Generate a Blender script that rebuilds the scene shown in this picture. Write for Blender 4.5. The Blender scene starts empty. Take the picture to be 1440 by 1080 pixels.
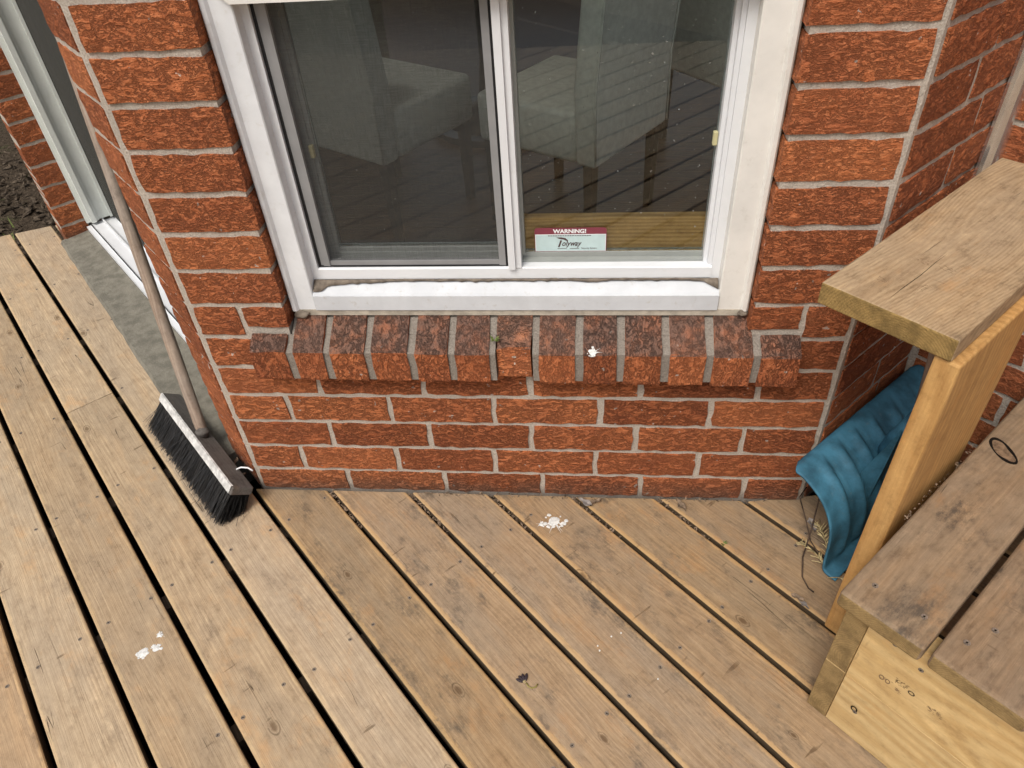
import bpy, bmesh, math, random
from mathutils import Matrix, Vector, noise
random.seed(7)
S2 = 2 ** -0.5
scene = bpy.context.scene
COL = scene.collection

# ------------------------------------------------------------------ camera
cd = bpy.data.cameras.new('camera')
cd.sensor_width = 36.0
cd.lens = 1030.86 / 1440 * 36
cd.clip_start = 0.02
cd.clip_end = 300
cam = bpy.data.objects.new('camera', cd)
COL.objects.link(cam)
cr = Vector((0.99518, 0.08006, -0.05662)); cu = Vector((-0.009746, 0.655307, 0.7553)); cf = Vector((-0.097577, 0.751108, -0.652929))
CAMP = Vector((0.81206, -1.17646, 1.38009))
m = Matrix.Identity(4)
for i in range(3):
    m[i][0] = cr[i]; m[i][1] = cu[i]; m[i][2] = -cf[i]; m[i][3] = CAMP[i]
cam.matrix_world = m
scene.camera = cam

# ------------------------------------------------------------------ sky, sun, exposure (bright overcast)
world = bpy.data.worlds.new('World'); scene.world = world; world.use_nodes = True
wn = world.node_tree.nodes; wl = world.node_tree.links
sky = wn.new('ShaderNodeTexSky'); sky.sky_type = 'NISHITA'; sky.sun_disc = False
SUN_EL, SUN_AZ = 56.0, 205.0          # azimuth clockwise from +y
sky.sun_elevation = math.radians(SUN_EL); sky.sun_rotation = math.radians(SUN_AZ)
sky.air_density = 1.0; sky.dust_density = 5.0; sky.ozone_density = 1.0
hs = wn.new('ShaderNodeHueSaturation'); hs.inputs['Saturation'].default_value = 0.5   # cloud veil
bg = wn['Background']; bg.inputs['Strength'].default_value = 0.13
wl.new(sky.outputs[0], hs.inputs['Color']); wl.new(hs.outputs[0], bg.inputs['Color'])
sd = bpy.data.lights.new('sun', 'SUN'); sd.energy = 1.35; sd.angle = math.radians(22); sd.color = (1.0, 0.95, 0.87)
sun = bpy.data.objects.new('sun', sd); COL.objects.link(sun)
az = math.radians(SUN_AZ); el = math.radians(SUN_EL)
sdir = Vector((math.sin(az) * math.cos(el), math.cos(az) * math.cos(el), math.sin(el)))
sun.rotation_euler = (-sdir).to_track_quat('-Z', 'Y').to_euler()
scene.render.engine = 'CYCLES'
scene.view_settings.view_transform = 'Standard'
scene.view_settings.look = 'None'
scene.view_settings.gamma = 1
scene.view_settings.use_curve_mapping = False
scene.view_settings.exposure = 0.32

# ------------------------------------------------------------------ frames and helpers
def NV(n, v, z=0.0):
    return Vector((S2 * (n + v), S2 * (n - v), z))
def frame(o, x, y, z=Vector((0, 0, 1))):
    m = Matrix.Identity(4)
    for i in range(3):
        m[i][0] = x[i]; m[i][1] = y[i]; m[i][2] = z[i]; m[i][3] = o[i]
    return m
XV = Vector((S2, -S2, 0)); XN = Vector((S2, S2, 0)); XX = Vector((1, 0, 0)); YY = Vector((0, 1, 0))
FR_FRONT = frame(Vector((0, 0, 0)), XX, YY)
FR_NV = frame(Vector((0, 0, 0)), XV, XN)               # local (v, n, z)
I4 = Matrix.Identity(4)
WM = {}

class MB:
    def __init__(s): s.v = []; s.f = []; s.mi = []
    def add(s, vs, fs, mi=0):
        b = len(s.v); s.v += [tuple(p) for p in vs]
        for f in fs: s.f.append(tuple(b + i for i in f)); s.mi.append(mi)
        return s
    def box(s, x0, x1, y0, y1, z0, z1, mi=0):
        return s.add([(x0, y0, z0), (x1, y0, z0), (x1, y1, z0), (x0, y1, z0), (x0, y0, z1), (x1, y0, z1), (x1, y1, z1), (x0, y1, z1)],
                     [(0, 3, 2, 1), (4, 5, 6, 7), (0, 1, 5, 4), (1, 2, 6, 5), (2, 3, 7, 6), (3, 0, 4, 7)], mi)
    def prism(s, poly, z0, z1, mi=0):
        k = len(poly)
        return s.add([(p[0], p[1], z0) for p in poly] + [(p[0], p[1], z1) for p in poly],
                     [tuple(range(k))[::-1], tuple(range(k, 2 * k))] + [(i, (i + 1) % k, k + (i + 1) % k, k + i) for i in range(k)], mi)
    def sweep_x(s, prof, x0, x1, mi=0):
        """profile in (y,z), counter-clockwise seen from +x"""
        k = len(prof)
        return s.add([(x0, p[0], p[1]) for p in prof] + [(x1, p[0], p[1]) for p in prof],
                     [tuple(range(k))[::-1], tuple(range(k, 2 * k))] + [(i, (i + 1) % k, k + (i + 1) % k, k + i) for i in range(k)], mi)
    def sweep_z(s, prof, z0, z1, mi=0):
        return s.prism(prof, z0, z1, mi)
    def tube(s, pts, r, n=8, mi=0, cap=True):
        pts = [Vector(p) for p in pts]; rs = r if isinstance(r, (list, tuple)) else [r] * len(pts)
        b = len(s.v); ref = None
        for i, p in enumerate(pts):
            t = (pts[min(i + 1, len(pts) - 1)] - pts[max(i - 1, 0)]).normalized()
            if ref is None: ref = Vector((0, 0, 1)) if abs(t.z) < .9 else Vector((1, 0, 0))
            a = t.cross(ref).normalized(); c = t.cross(a).normalized(); ref = -c if False else ref
            for j in range(n):
                q = 2 * math.pi * j / n
                s.v.append(tuple(p + (a * math.cos(q) + c * math.sin(q)) * rs[i]))
        for i in range(len(pts) - 1):
            for j in range(n):
                s.f.append((b + i * n + j, b + i * n + (j + 1) % n, b + (i + 1) * n + (j + 1) % n, b + (i + 1) * n + j)); s.mi.append(mi)
        if cap:
            s.f.append(tuple(b + j for j in range(n))[::-1]); s.mi.append(mi)
            e = b + (len(pts) - 1) * n
            s.f.append(tuple(e + j for j in range(n))); s.mi.append(mi)
        return s
    def mesh(s, name, mats, smooth=False, fix=True):
        me = bpy.data.meshes.new(name); me.from_pydata(s.v, [], s.f)
        for mt in (mats if isinstance(mats, (list, tuple)) else [mats]): me.materials.append(mt)
        for i, p in enumerate(me.polygons): p.material_index = s.mi[i]; p.use_smooth = smooth
        if fix:
            bm = bmesh.new(); bm.from_mesh(me); bmesh.ops.recalc_face_normals(bm, faces=bm.faces); bm.to_mesh(me); bm.free()
        me.update()
        return me

def put(name, me, parent=None, wm=I4, kind=None, label=None, cat=None, group=None, color=None):
    o = bpy.data.objects.new(name, me); COL.objects.link(o)
    if parent is not None:
        o.parent = parent; o.matrix_basis = WM[parent.name].inverted() @ wm
    else:
        o.matrix_basis = wm
    WM[o.name] = wm.copy()
    if kind: o['kind'] = kind
    if label: o['label'] = label
    if cat: o['category'] = cat
    if group: o['group'] = group
    if color: o.color = (*color, 1)
    return o
def empty(name, loc, **k):
    return put(name, None, None, Matrix.Translation(Vector(loc)), **k)

def bevel_mesh(me, w, seg=2, ang=0.6):
    bm = bmesh.new(); bm.from_mesh(me)
    ed = [e for e in bm.edges if len(e.link_faces) == 2 and e.calc_face_angle(0) > ang]
    bmesh.ops.bevel(bm, geom=ed, offset=w, segments=seg, profile=0.5, affect='EDGES', clamp_overlap=True)
    bm.to_mesh(me); bm.free(); me.update(); return me

# ------------------------------------------------------------------ materials
class NT:
    def __init__(s, name):
        s.m = bpy.data.materials.new(name); s.m.use_nodes = True
        s.n = s.m.node_tree.nodes; s.l = s.m.node_tree.links; s.b = s.n['Principled BSDF']; s.out = s.n['Material Output']
    def new(s, t, **k):
        x = s.n.new(t)
        for a, b in k.items(): setattr(x, a, b)
        return x
    def setin(s, sock, val):
        if hasattr(val, 'links') or isinstance(val, bpy.types.NodeSocket): s.l.new(val, sock)
        else: sock.default_value = val
    def math(s, op, a, b=0.0, c=0.0, clamp=False):
        x = s.new('ShaderNodeMath', operation=op, use_clamp=clamp)
        for i, q in enumerate((a, b, c)): s.setin(x.inputs[i], q)
        return x.outputs[0]
    def vmath(s, op, a, b=(0, 0, 0)):
        x = s.new('ShaderNodeVectorMath', operation=op)
        s.setin(x.inputs[0], a); s.setin(x.inputs[1], b); return x.outputs[0]
    def mix(s, f, a, b, blend='MIX'):
        x = s.new('ShaderNodeMix', data_type='RGBA', blend_type=blend)
        s.setin(x.inputs[0], f); s.setin(x.inputs[6], (*a, 1) if isinstance(a, tuple) and len(a) == 3 else a); s.setin(x.inputs[7], (*b, 1) if isinstance(b, tuple) and len(b) == 3 else b)
        return x.outputs[2]
    def ramp(s, f, stops):
        x = s.new('ShaderNodeValToRGB'); e = x.color_ramp.elements
        while len(e) < len(stops): e.new(0.5)
        for i, (p, c) in enumerate(stops): e[i].position = p; e[i].color = (*c, 1) if len(c) == 3 else c
        s.l.new(f, x.inputs[0]); return x.outputs[0]
    def rng(s, f, a, b, c=0.0, d=1.0, smooth=True):
        x = s.new('ShaderNodeMapRange', interpolation_type='SMOOTHSTEP' if smooth else 'LINEAR')
        s.setin(x.inputs[0], f); 
        for i, q in enumerate((a, b, c, d)): x.inputs[i + 1].default_value = q
        return x.outputs[0]
    def noise(s, vec, scale, detail=3, rough=0.55, dist=0.0, kind='FBM', col=False):
        x = s.new('ShaderNodeTexNoise'); x.noise_type = kind
        s.l.new(vec, x.inputs['Vector']); x.inputs['Scale'].default_value = scale; x.inputs['Detail'].default_value = detail
        x.inputs['Roughness'].default_value = rough; x.inputs['Distortion'].default_value = dist
        return x.outputs['Color'] if col else x.outputs[0]
    def scale(s, vec, sc, off=(0, 0, 0)):
        x = s.new('ShaderNodeMapping'); s.l.new(vec, x.inputs[0]); x.inputs['Scale'].default_value = sc; x.inputs['Location'].default_value = off
        return x.outputs[0]
    def objco(s, spread=31.7):
        tc = s.new('ShaderNodeTexCoord'); oi = s.new('ShaderNodeObjectInfo'); s.oi = oi
        cb = s.new('ShaderNodeCombineXYZ')
        s.l.new(s.math('MULTIPLY', oi.outputs['Random'], spread), cb.inputs[0]); s.l.new(s.math('MULTIPLY', oi.outputs['Random'], spread * 1.7), cb.inputs[1]); s.l.new(s.math('MULTIPLY', oi.outputs['Random'], spread * .6), cb.inputs[2])
        s.raw = tc.outputs['Object']
        return s.vmath('ADD', tc.outputs['Object'], cb.outputs[0])
    def sep(s, vec):
        x = s.new('ShaderNodeSeparateXYZ'); s.l.new(vec, x.inputs[0]); return x.outputs
    def bump(s, h, strength, dist, prev=None):
        x = s.new('ShaderNodeBump'); x.inputs['Strength'].default_value = strength; x.inputs['Distance'].default_value = dist
        s.l.new(h, x.inputs['Height'])
        if prev is not None: s.l.new(prev, x.inputs['Normal'])
        return x.outputs[0]
    def fin(s, col, rough=0.8, normal=None, spec=0.3, **k):
        s.setin(s.b.inputs['Base Color'], (*col, 1) if isinstance(col, tuple) and len(col) == 3 else col)
        s.setin(s.b.inputs['Roughness'], rough); s.b.inputs['Specular IOR Level'].default_value = spec
        if normal is not None: s.l.new(normal, s.b.inputs['Normal'])
        for a, b in k.items(): s.b.inputs[a].default_value = b
        return s.m

def brick_material(name, weathered=0.0, vertical=False, bright=1.0):
    """torn-face clay brick: even orange body broken by thin dark branching crevices"""
    t = NT(name); co = t.objco()
    st = t.scale(co, (1.0, 1, 2.2) if not vertical else (1.7, 1.0, 1.0))
    warp = t.noise(co, 26, 2, col=True)
    st2 = t.vmath('ADD', st, t.vmath('MULTIPLY', warp, (.034, .034, .034)))
    n1 = t.noise(st2, 46, 4, 0.62)
    n2 = t.noise(t.scale(st2, (1, 1, 1), (4.1, 2.7, 9.3)), 92, 4, 0.66)
    fine = t.noise(co, 430, 2, 0.6)
    l1 = t.rng(t.math('ABSOLUTE', t.math('SUBTRACT', n1, .5)), .0, .034, 1, 0)
    l2 = t.rng(t.math('ABSOLUTE', t.math('SUBTRACT', n2, .49)), .0, .045, 1, 0)
    l1 = t.math('MULTIPLY', l1, t.rng(n2, .34, .52)); l2 = t.math('MULTIPLY', l2, t.rng(n1, .60, .40))
    rnd = t.oi.outputs['Random']
    torn = t.rng(t.math('FRACT', t.math('MULTIPLY', rnd, 13.7)), .05, .45, .55, 1.0)
    crev = t.math('MULTIPLY', t.math('MAXIMUM', l1, t.math('MULTIPLY', l2, .8)), torn)
    base = t.ramp(n2, [(.30, (.37, .112, .043)), (.50, (.485, .152, .057)), (.70, (.59, .215, .092))])
    tone = t.ramp(rnd, [(0, (.74, .70, .68)), (.3, (.92, .90, .89)), (.7, (1.02, 1.02, 1.0)), (1, (1.12, 1.16, 1.12))])
    c = t.mix(1.0, base, tone, 'MULTIPLY')
    patch = t.rng(t.noise(co, 11, 3), .42, .66)
    c = t.mix(t.math('MULTIPLY', patch, .30), c, (.25, .070, .034))
    c = t.mix(t.math('MULTIPLY', crev, .50), c, (.115, .034, .016))
    c = t.mix(t.math('MULTIPLY', t.rng(fine, .60, .74), .35), c, (.62, .26, .13))
    fl = t.rng(t.noise(co, 70, 2, .4), .725, .755)
    c = t.mix(t.math('MULTIPLY', fl, .8), c, (.55, .47, .40))
    if bright != 1.0: c = t.mix(1.0, c, (bright, bright * 1.08, bright * 1.1), 'MULTIPLY')
    if weathered:
        geo = t.new('ShaderNodeNewGeometry'); nz = t.sep(geo.outputs['Normal'])[2]
        up = t.rng(nz, .35, .7)
        dn = t.rng(t.noise(co, 30, 4, .65), .25, .6)
        f = t.math('MULTIPLY', up, t.math('ADD', .50, t.math('MULTIPLY', dn, .5)))
        c = t.mix(t.math('MULTIPLY', f, weathered), c, t.mix(dn, (.20, .130, .100), (.130, .092, .075)))
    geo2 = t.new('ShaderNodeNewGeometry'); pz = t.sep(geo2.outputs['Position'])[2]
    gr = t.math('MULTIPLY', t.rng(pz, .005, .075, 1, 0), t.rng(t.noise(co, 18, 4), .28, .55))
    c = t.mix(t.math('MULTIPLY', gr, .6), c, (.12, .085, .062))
    h = t.math('MULTIPLY_ADD', n2, .7, n1); h = t.math('MULTIPLY_ADD', crev, -.55, h); h = t.math('MULTIPLY_ADD', fine, .10, h)
    return t.fin(c, .88, t.bump(h, 1.0, .011), .25)

def mortar_material(name='mortar', k=1.0):
    t = NT(name); tc = t.new('ShaderNodeTexCoord'); co = tc.outputs['Object']
    a = t.noise(co, 260, 4, .7); b = t.noise(co, 9, 4)
    c = t.ramp(a, [(.25, (.28 * k, .235 * k, .19 * k)), (.5, (.47 * k, .41 * k, .345 * k)), (.8, (.64 * k, .575 * k, .49 * k))])
    c = t.mix(t.math('MULTIPLY', t.rng(b, .4, .7), .35), c, (.33, .295, .25))
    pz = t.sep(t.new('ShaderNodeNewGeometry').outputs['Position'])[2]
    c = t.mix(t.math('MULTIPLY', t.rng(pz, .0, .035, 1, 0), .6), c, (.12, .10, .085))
    h = t.math('ADD', a, t.math('MULTIPLY', t.noise(co, 60, 3), 1.2))
    return t.fin(c, .95, t.bump(h, .8, .003), .2)

def wood_material(name, light, dark, grey=0.3, greycol=(.30, .26, .21), stain=0.0, staincol=(.085, .07, .055), freq=900.0, contrast=.4, knots=True, axis='x', tint=True, rough=.78, relief=.5, depth=.035, fibre=1.0, mottle=.75, edge=0.0, marks=0.0):
    """sawn softwood: fine fibre, faint rings round a wandering pith below the board, checks, small knots, weathering"""
    t = NT(name); co = t.objco(17.3)
    raw = t.raw
    if axis == 'z':
        def swz(v):
            cb = t.new('ShaderNodeCombineXYZ'); x, y, z = t.sep(v); t.l.new(z, cb.inputs[0]); t.l.new(x, cb.inputs[1]); t.l.new(y, cb.inputs[2]); return cb.outputs[0]
        co = swz(co); raw = swz(raw)
    x, y, z = t.sep(co); rx, ry, rz = t.sep(raw)
    rnd = t.oi.outputs['Random']
    lw = t.new('ShaderNodeTexNoise'); lw.noise_dimensions = '1D'; t.l.new(t.math('MULTIPLY', x, .9), lw.inputs['W']); lw.inputs['Scale'].default_value = 1.0; lw.inputs['Detail'].default_value = 2
    wc = t.sep(lw.outputs['Color'])
    py = t.math('MULTIPLY_ADD', t.math('SUBTRACT', wc[0], .5), .16, ry); py = t.math('MULTIPLY_ADD', t.math('SUBTRACT', rnd, .5), .12, py)
    pz = t.math('MULTIPLY_ADD', t.math('SUBTRACT', wc[1], .5), .07, t.math('ADD', rz, depth))
    mid = t.noise(t.scale(co, (3.0, 14, 14)), 1.0, 4, .62)
    r = t.math('SQRT', t.math('ADD', t.math('MULTIPLY', py, py), t.math('MULTIPLY', pz, pz)))
    r = t.math('MULTIPLY_ADD', t.math('SUBTRACT', mid, .5), .012, r)
    if knots:
        kv = t.new('ShaderNodeTexVoronoi'); kv.voronoi_dimensions = '2D'; kv.feature = 'F1'
        t.l.new(t.scale(co, (2.6, 5.0, 1)), kv.inputs['Vector']); kv.inputs['Scale'].default_value = 1.0
        krad, kb, kc = t.sep(kv.outputs['Color'])
        kd = t.math('DIVIDE', kv.outputs['Distance'], t.math('MULTIPLY_ADD', kb, .8, .45))
        on = t.math('GREATER_THAN', krad, .55)
        bulge = t.math('MULTIPLY', t.rng(kd, 0.0, .25, 1, 0), on)
        r = t.math('MULTIPLY_ADD', bulge, .010, r)
    ring = t.rng(t.math('SINE', t.math('MULTIPLY', r, freq)), -1, 1, 0, 1)
    fib = t.noise(t.scale(co, (5, 230, 230)), 1.0, 4, .7)
    saw = t.noise(t.scale(co, (90, 14, 14)), 1.0, 3, .6)
    g = t.math('MULTIPLY_ADD', ring, contrast, t.math('MULTIPLY', fib, fibre)); g = t.math('MULTIPLY_ADD', saw, .22, g)
    lo = .5 * fibre + .11 + contrast * .5
    c = t.mix(t.rng(g, lo - .34 - contrast * .3, lo + .34 + contrast * .3, smooth=False), light, dark)
    gp = t.noise(t.scale(co, (2.2, 7, 7), (3, 1, 2)), 1.6, 4, .65)
    c = t.mix(t.math('MULTIPLY', t.rng(gp, .36, .64), grey), c, greycol)
    c = t.mix(t.math('MULTIPLY', t.rng(mid, .5, .75), .30), c, (light[0] * 1.0, light[1] * .84, light[2] * .66))
    mot = t.noise(t.scale(co, (24, 42, 42)), 1.0, 5, .78)
    c = t.mix(mottle, c, t.ramp(mot, [(.28, (.50, .46, .43)), (.47, (.96, .95, .94)), (.55, (1.02, 1.02, 1.02)), (.74, (1.38, 1.38, 1.36))]), 'MULTIPLY')
    if edge:
        ew = t.math('MULTIPLY', t.rng(t.math('MULTIPLY_ADD', t.math('SUBTRACT', mot, .5), .02, t.math('ABSOLUTE', ry)), .0570, .0615), edge); ew = t.math('MULTIPLY', ew, t.rng(rz, -.010, -.004))
        c = t.mix(ew, c, (light[0] * 1.12, light[1] * 1.02, light[2] * .80))
    if marks:
        mk = t.noise(t.scale(co, (75, 13, 13), (9, 4, 2)), 1.0, 2, .5)
        mk = t.math('MULTIPLY', t.rng(mk, .69, .76), t.rng(gp, .40, .55))
        c = t.mix(t.math('MULTIPLY', mk, marks), c, (dark[0] * .42, dark[1] * .38, dark[2] * .34))
    ck = t.noise(t.scale(co, (1.5, 50, 50)), 1.0, 1, .4)
    crack = t.rng(t.math('ABSOLUTE', t.math('SUBTRACT', ck, .5)), .0, .0075, 1, 0)
    crack = t.math('MULTIPLY', crack, t.rng(gp, .58, .66))
    c = t.mix(t.math('MULTIPLY', crack, .75), c, (dark[0] * .25, dark[1] * .23, dark[2] * .2))
    if stain:
        sn = t.new('ShaderNodeTexNoise'); t.l.new(t.scale(co, (6.5, 11, 11), (1, 2, 3)), sn.inputs['Vector']); sn.inputs['Scale'].default_value = 1.2; sn.inputs['Detail'].default_value = 5; sn.inputs['Roughness'].default_value = .7
        sc = t.sep(sn.outputs['Color'])
        c = t.mix(t.math('MULTIPLY', t.rng(sc[0], .55, .72), .45), c, (light[0] * 1.02, light[1] * .78, light[2] * .55))
        s1 = t.rng(sc[1], .56 - stain * .07, .72 - stain * .07)
        c = t.mix(t.math('MULTIPLY', t.math('MULTIPLY', s1, t.rng(mot, .62, .34)), stain), c, staincol)
    if knots:
        kin = t.math('MULTIPLY', t.rng(t.math('MULTIPLY_ADD', saw, .03, kd), .035, .066, 1, 0), on)
        c = t.mix(t.math('MULTIPLY', kin, .72), c, (dark[0] * .42, dark[1] * .36, dark[2] * .30))
        krim = t.math('MULTIPLY', t.rng(t.math('ABSOLUTE', t.math('SUBTRACT', kd, .056)), .0, .012, 1, 0), on)
        c = t.mix(t.math('MULTIPLY', t.math('MULTIPLY', krim, t.rng(saw, .3, .6)), .6), c, (dark[0] * .25, dark[1] * .22, dark[2] * .2))
    if tint: c = t.mix(1.0, c, t.oi.outputs['Color'], 'MULTIPLY')
    h = t.math('MULTIPLY_ADD', ring, -.3 * contrast, fib); h = t.math('MULTIPLY_ADD', crack, -2.0, h)
    nrm = t.bump(h, relief, .0018)
    return t.fin(c, rough, nrm, .22)

def endgrain_material(name, light, dark):
    t = NT(name); co = t.objco(3.0); raw = t.raw
    wp = t.vmath('ADD', t.scale(raw, (0, 1, 1), (0, .02, .045)), t.vmath('MULTIPLY', t.noise(co, 14, 3, col=True), (.02, .02, .02)))
    x, y, z = t.sep(wp); r = t.math('SQRT', t.math('ADD', t.math('MULTIPLY', y, y), t.math('MULTIPLY', z, z)))
    ring = t.rng(t.math('SINE', t.math('MULTIPLY', r, 1500.0)), -1, 1, 0, .32)
    c = t.mix(ring, light, dark)
    n2 = t.noise(co, 26, 6, .7)
    c = t.mix(t.math('MULTIPLY', t.rng(n2, .38, .68), .85), c, dark)
    n3 = t.rng(t.noise(co, 300, 3, .7), .6, .75)
    c = t.mix(t.math('MULTIPLY', n3, .35), c, (dark[0] * .5, dark[1] * .5, dark[2] * .5))
    return t.fin(c, .9, t.bump(t.noise(co, 400, 4), .7, .003), .2)

def plain(name, col, rough=.5, spec=.4, var=.08, vscale=20, bump=0.0, bscale=300, dirt=0.0, dirtcol=(.3, .26, .2), metallic=0.0):
    t = NT(name); tc = t.new('ShaderNodeTexCoord'); co = tc.outputs['Object']
    n = t.noise(co, vscale, 5, .6)
    dk = tuple(q * (1 - var * 2) for q in col); lt = tuple(min(1, q * (1 + var)) for q in col)
    c = t.mix(t.rng(n, .3, .7), dk, lt)
    if dirt:
        d = t.math('MULTIPLY', t.rng(t.noise(co, vscale * 3.1, 6, .7), .55, .8), dirt); c = t.mix(d, c, dirtcol)
    nm = t.bump(t.noise(co, bscale, 4, .65), bump, .002) if bump else None
    return t.fin(c, rough, nm, spec, Metallic=metallic)

def glass_material(name, tint=(.93, .97, .95), dust=.012, ior=1.5):
    t = NT(name); t.n.remove(t.b)
    tr = t.new('ShaderNodeBsdfTransparent'); tr.inputs[0].default_value = (*tint, 1)
    gl = t.new('ShaderNodeBsdfGlossy'); gl.inputs['Roughness'].default_value = .01; gl.inputs['Color'].default_value = (1, 1, 1, 1)
    fr = t.new('ShaderNodeFresnel'); fr.inputs['IOR'].default_value = ior
    mx = t.new('ShaderNodeMixShader'); t.l.new(t.math('MULTIPLY', fr.outputs[0], .85, clamp=True), mx.inputs[0]); t.l.new(tr.outputs[0], mx.inputs[1]); t.l.new(gl.outputs[0], mx.inputs[2])
    df = t.new('ShaderNodeBsdfDiffuse'); df.inputs[0].default_value = (.62, .62, .58, 1)
    tc = t.new('ShaderNodeTexCoord')
    n1 = t.rng(t.noise(tc.outputs['Object'], 190, 2, .5), .735, .76); n2 = t.rng(t.noise(tc.outputs['Object'], 7, 4), .4, .75)
    f = t.math('ADD', t.math('MULTIPLY', n1, .55), t.math('MULTIPLY', n2, dust), clamp=True)
    m2 = t.new('ShaderNodeMixShader'); t.l.new(f, m2.inputs[0]); t.l.new(mx.outputs[0], m2.inputs[1]); t.l.new(df.outputs[0], m2.inputs[2])
    t.l.new(m2.outputs[0], t.out.inputs[0]); return t.m

def screen_material(name='insect_or_added_screen', cover=.0, col=(.07, .07, .067)):
    t = NT(name); t.n.remove(t.b)
    tr = t.new('ShaderNodeBsdfTransparent'); df = t.new('ShaderNodeBsdfDiffuse'); df.inputs[0].default_value = (*col, 1)
    tc = t.new('ShaderNodeTexCoord'); a = t.noise(t.scale(tc.outputs['Object'], (30, 30, 900)), 1, 2); b = t.noise(t.scale(tc.outputs['Object'], (900, 900, 30)), 1, 2)
    f = t.math('ADD', cover, t.math('MULTIPLY', t.math('ADD', a, b), .24), clamp=True)
    mx = t.new('ShaderNodeMixShader'); t.l.new(f, mx.inputs[0]); t.l.new(tr.outputs[0], mx.inputs[1]); t.l.new(df.outputs[0], mx.inputs[2]); t.l.new(mx.outputs[0], t.out.inputs[0]); return t.m

def soil_material():
    t = NT('soil'); tc = t.new('ShaderNodeTexCoord'); co = tc.outputs['Object']
    a = t.noise(co, 45, 7, .7); b = t.noise(co, 1.1, 5, .6); g = t.noise(co, 3.0, 5, .65)
    soil = t.ramp(a, [(.3, (.030, .022, .016)), (.55, (.095, .072, .050)), (.75, (.18, .14, .10))])
    dry = t.ramp(a, [(.3, (.10, .075, .04)), (.6, (.24, .19, .11)), (.8, (.34, .28, .18))])
    x, y, z = t.sep(co)
    far = t.rng(t.math('ADD', t.math('MULTIPLY', y, -1.0), t.math('MULTIPLY', b, .8)), 2.6, 3.6)
    c = t.mix(far, soil, dry)
    gr = t.math('MULTIPLY', t.rng(g, .56, .72), .6)
    c = t.mix(gr, c, (.05, .085, .018))
    return t.fin(c, .95, t.bump(a, 1.0, .03), .1)

M_BRICK = brick_material('red_brick')
M_BRICK_SILL = brick_material('sill_brick', weathered=.85, vertical=True)
M_MORTAR = mortar_material()
M_MORTAR_W = mortar_material('weathered_mortar', .50)
M_BRICK_FRESH = brick_material('fresh_brick', weathered=.85, bright=1.45)
M_DECK = wood_material('deck_wood', (.505, .392, .258), (.295, .210, .130), grey=.6, greycol=(.345, .272, .190), stain=.5, staincol=(.19, .145, .103), relief=.8, contrast=.18, mottle=.6, edge=.4, marks=.7)
M_DECK_WORN = wood_material('worn_deck_wood', (.425, .303, .182), (.235, .155, .088), grey=.65, greycol=(.270, .212, .150), stain=.85, staincol=(.115, .092, .070), relief=.8, contrast=.18, mottle=.6, edge=.75, marks=.75)
M_TREAD = wood_material('tread_wood', (.335, .240, .150), (.180, .120, .072), grey=.6, greycol=(.225, .175, .125), stain=.9, staincol=(.09, .072, .056), freq=900, contrast=.15, knots=False, relief=.8, edge=0.0, marks=.4)
M_CAP = wood_material('cap_wood', (.475, .355, .218), (.255, .172, .098), grey=.45, greycol=(.375, .295, .20), stain=.3, freq=1300, contrast=.26, depth=.02, relief=1.0, knots=False, fibre=1.2, marks=.3)
M_POST = wood_material('post_wood', (.58, .350, .135), (.38, .200, .066), grey=.0, stain=.4, staincol=(.28, .14, .045), freq=420, contrast=.32, axis='z', rough=.6, knots=False, fibre=1.1, mottle=.6)
M_RISER = wood_material('riser_wood', (.62, .46, .235), (.45, .29, .120), grey=.12, greycol=(.5, .36, .18), stain=.35, staincol=(.30, .18, .075), freq=330, contrast=.40, rough=.65, knots=False, fibre=.7, mottle=.5, marks=.35)
M_HANDLE = wood_material('weathered_handle', (.34, .265, .205), (.19, .135, .10), grey=.5, greycol=(.28, .245, .21), knots=False, axis='z')
M_BLOCK = wood_material('grey_block', (.17, .155, .14), (.06, .053, .047), grey=.5, greycol=(.12, .11, .105), knots=False, tint=False, contrast=.0, stain=.6, staincol=(.04, .036, .033), relief=1.0)
M_JOIST = wood_material('joist_wood', (.33, .25, .16), (.17, .12, .07), grey=.5, knots=False)
M_BSIDE = wood_material('shaded_board_side', (.12, .085, .052), (.06, .042, .026), grey=.3, greycol=(.07, .058, .042), knots=False, contrast=.1)  # board sides coloured dark to carry the shade inside the gaps
M_END = endgrain_material('end_grain', (.34, .23, .10), (.16, .105, .045))
M_ENDCAP = endgrain_material('cap_end_grain', (.36, .235, .085), (.14, .092, .034))
M_WHITE = plain('white_vinyl', (.71, .725, .74), .38, .45, .02, 9, dirt=.25, dirtcol=(.48, .44, .37))
M_LEDGE = plain('ledge_white', (.60, .62, .64), .5, .35, .04, 18, dirt=.7, dirtcol=(.38, .345, .28))
M_CASING = plain('white_casing', (.74, .76, .775), .45, .4, .04, 14, dirt=.5, dirtcol=(.5, .47, .41))
M_CREAM = plain('aged_white_cladding', (.74, .72, .67), .45, .4, .04, 12, dirt=.45, dirtcol=(.42, .38, .31))
M_CAULK = plain('grey_brown_caulk', (.20, .165, .13), .8, .2, .2, 60, bump=.6, bscale=200)
M_CAULKL = plain('beige_caulk', (.47, .42, .34), .8, .2, .15, 40, bump=.5, bscale=220, dirt=.6)
M_GASKET = plain('black_gasket', (.012, .012, .013), .6, .3)
M_SCRFR = plain('grey_screen_frame', (.26, .26, .26), .5, .4, .05)
M_SASH = plain('sash_vinyl', (.30, .315, .295), .4, .4, .03)
M_GLASS = glass_material('window_glass')
M_GLASSD = glass_material('door_glass', (.6, .64, .61), .05)
M_SCREEN = screen_material()
M_DSCREEN = screen_material('added_door_screen', .42, (.075, .075, .068))
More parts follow.
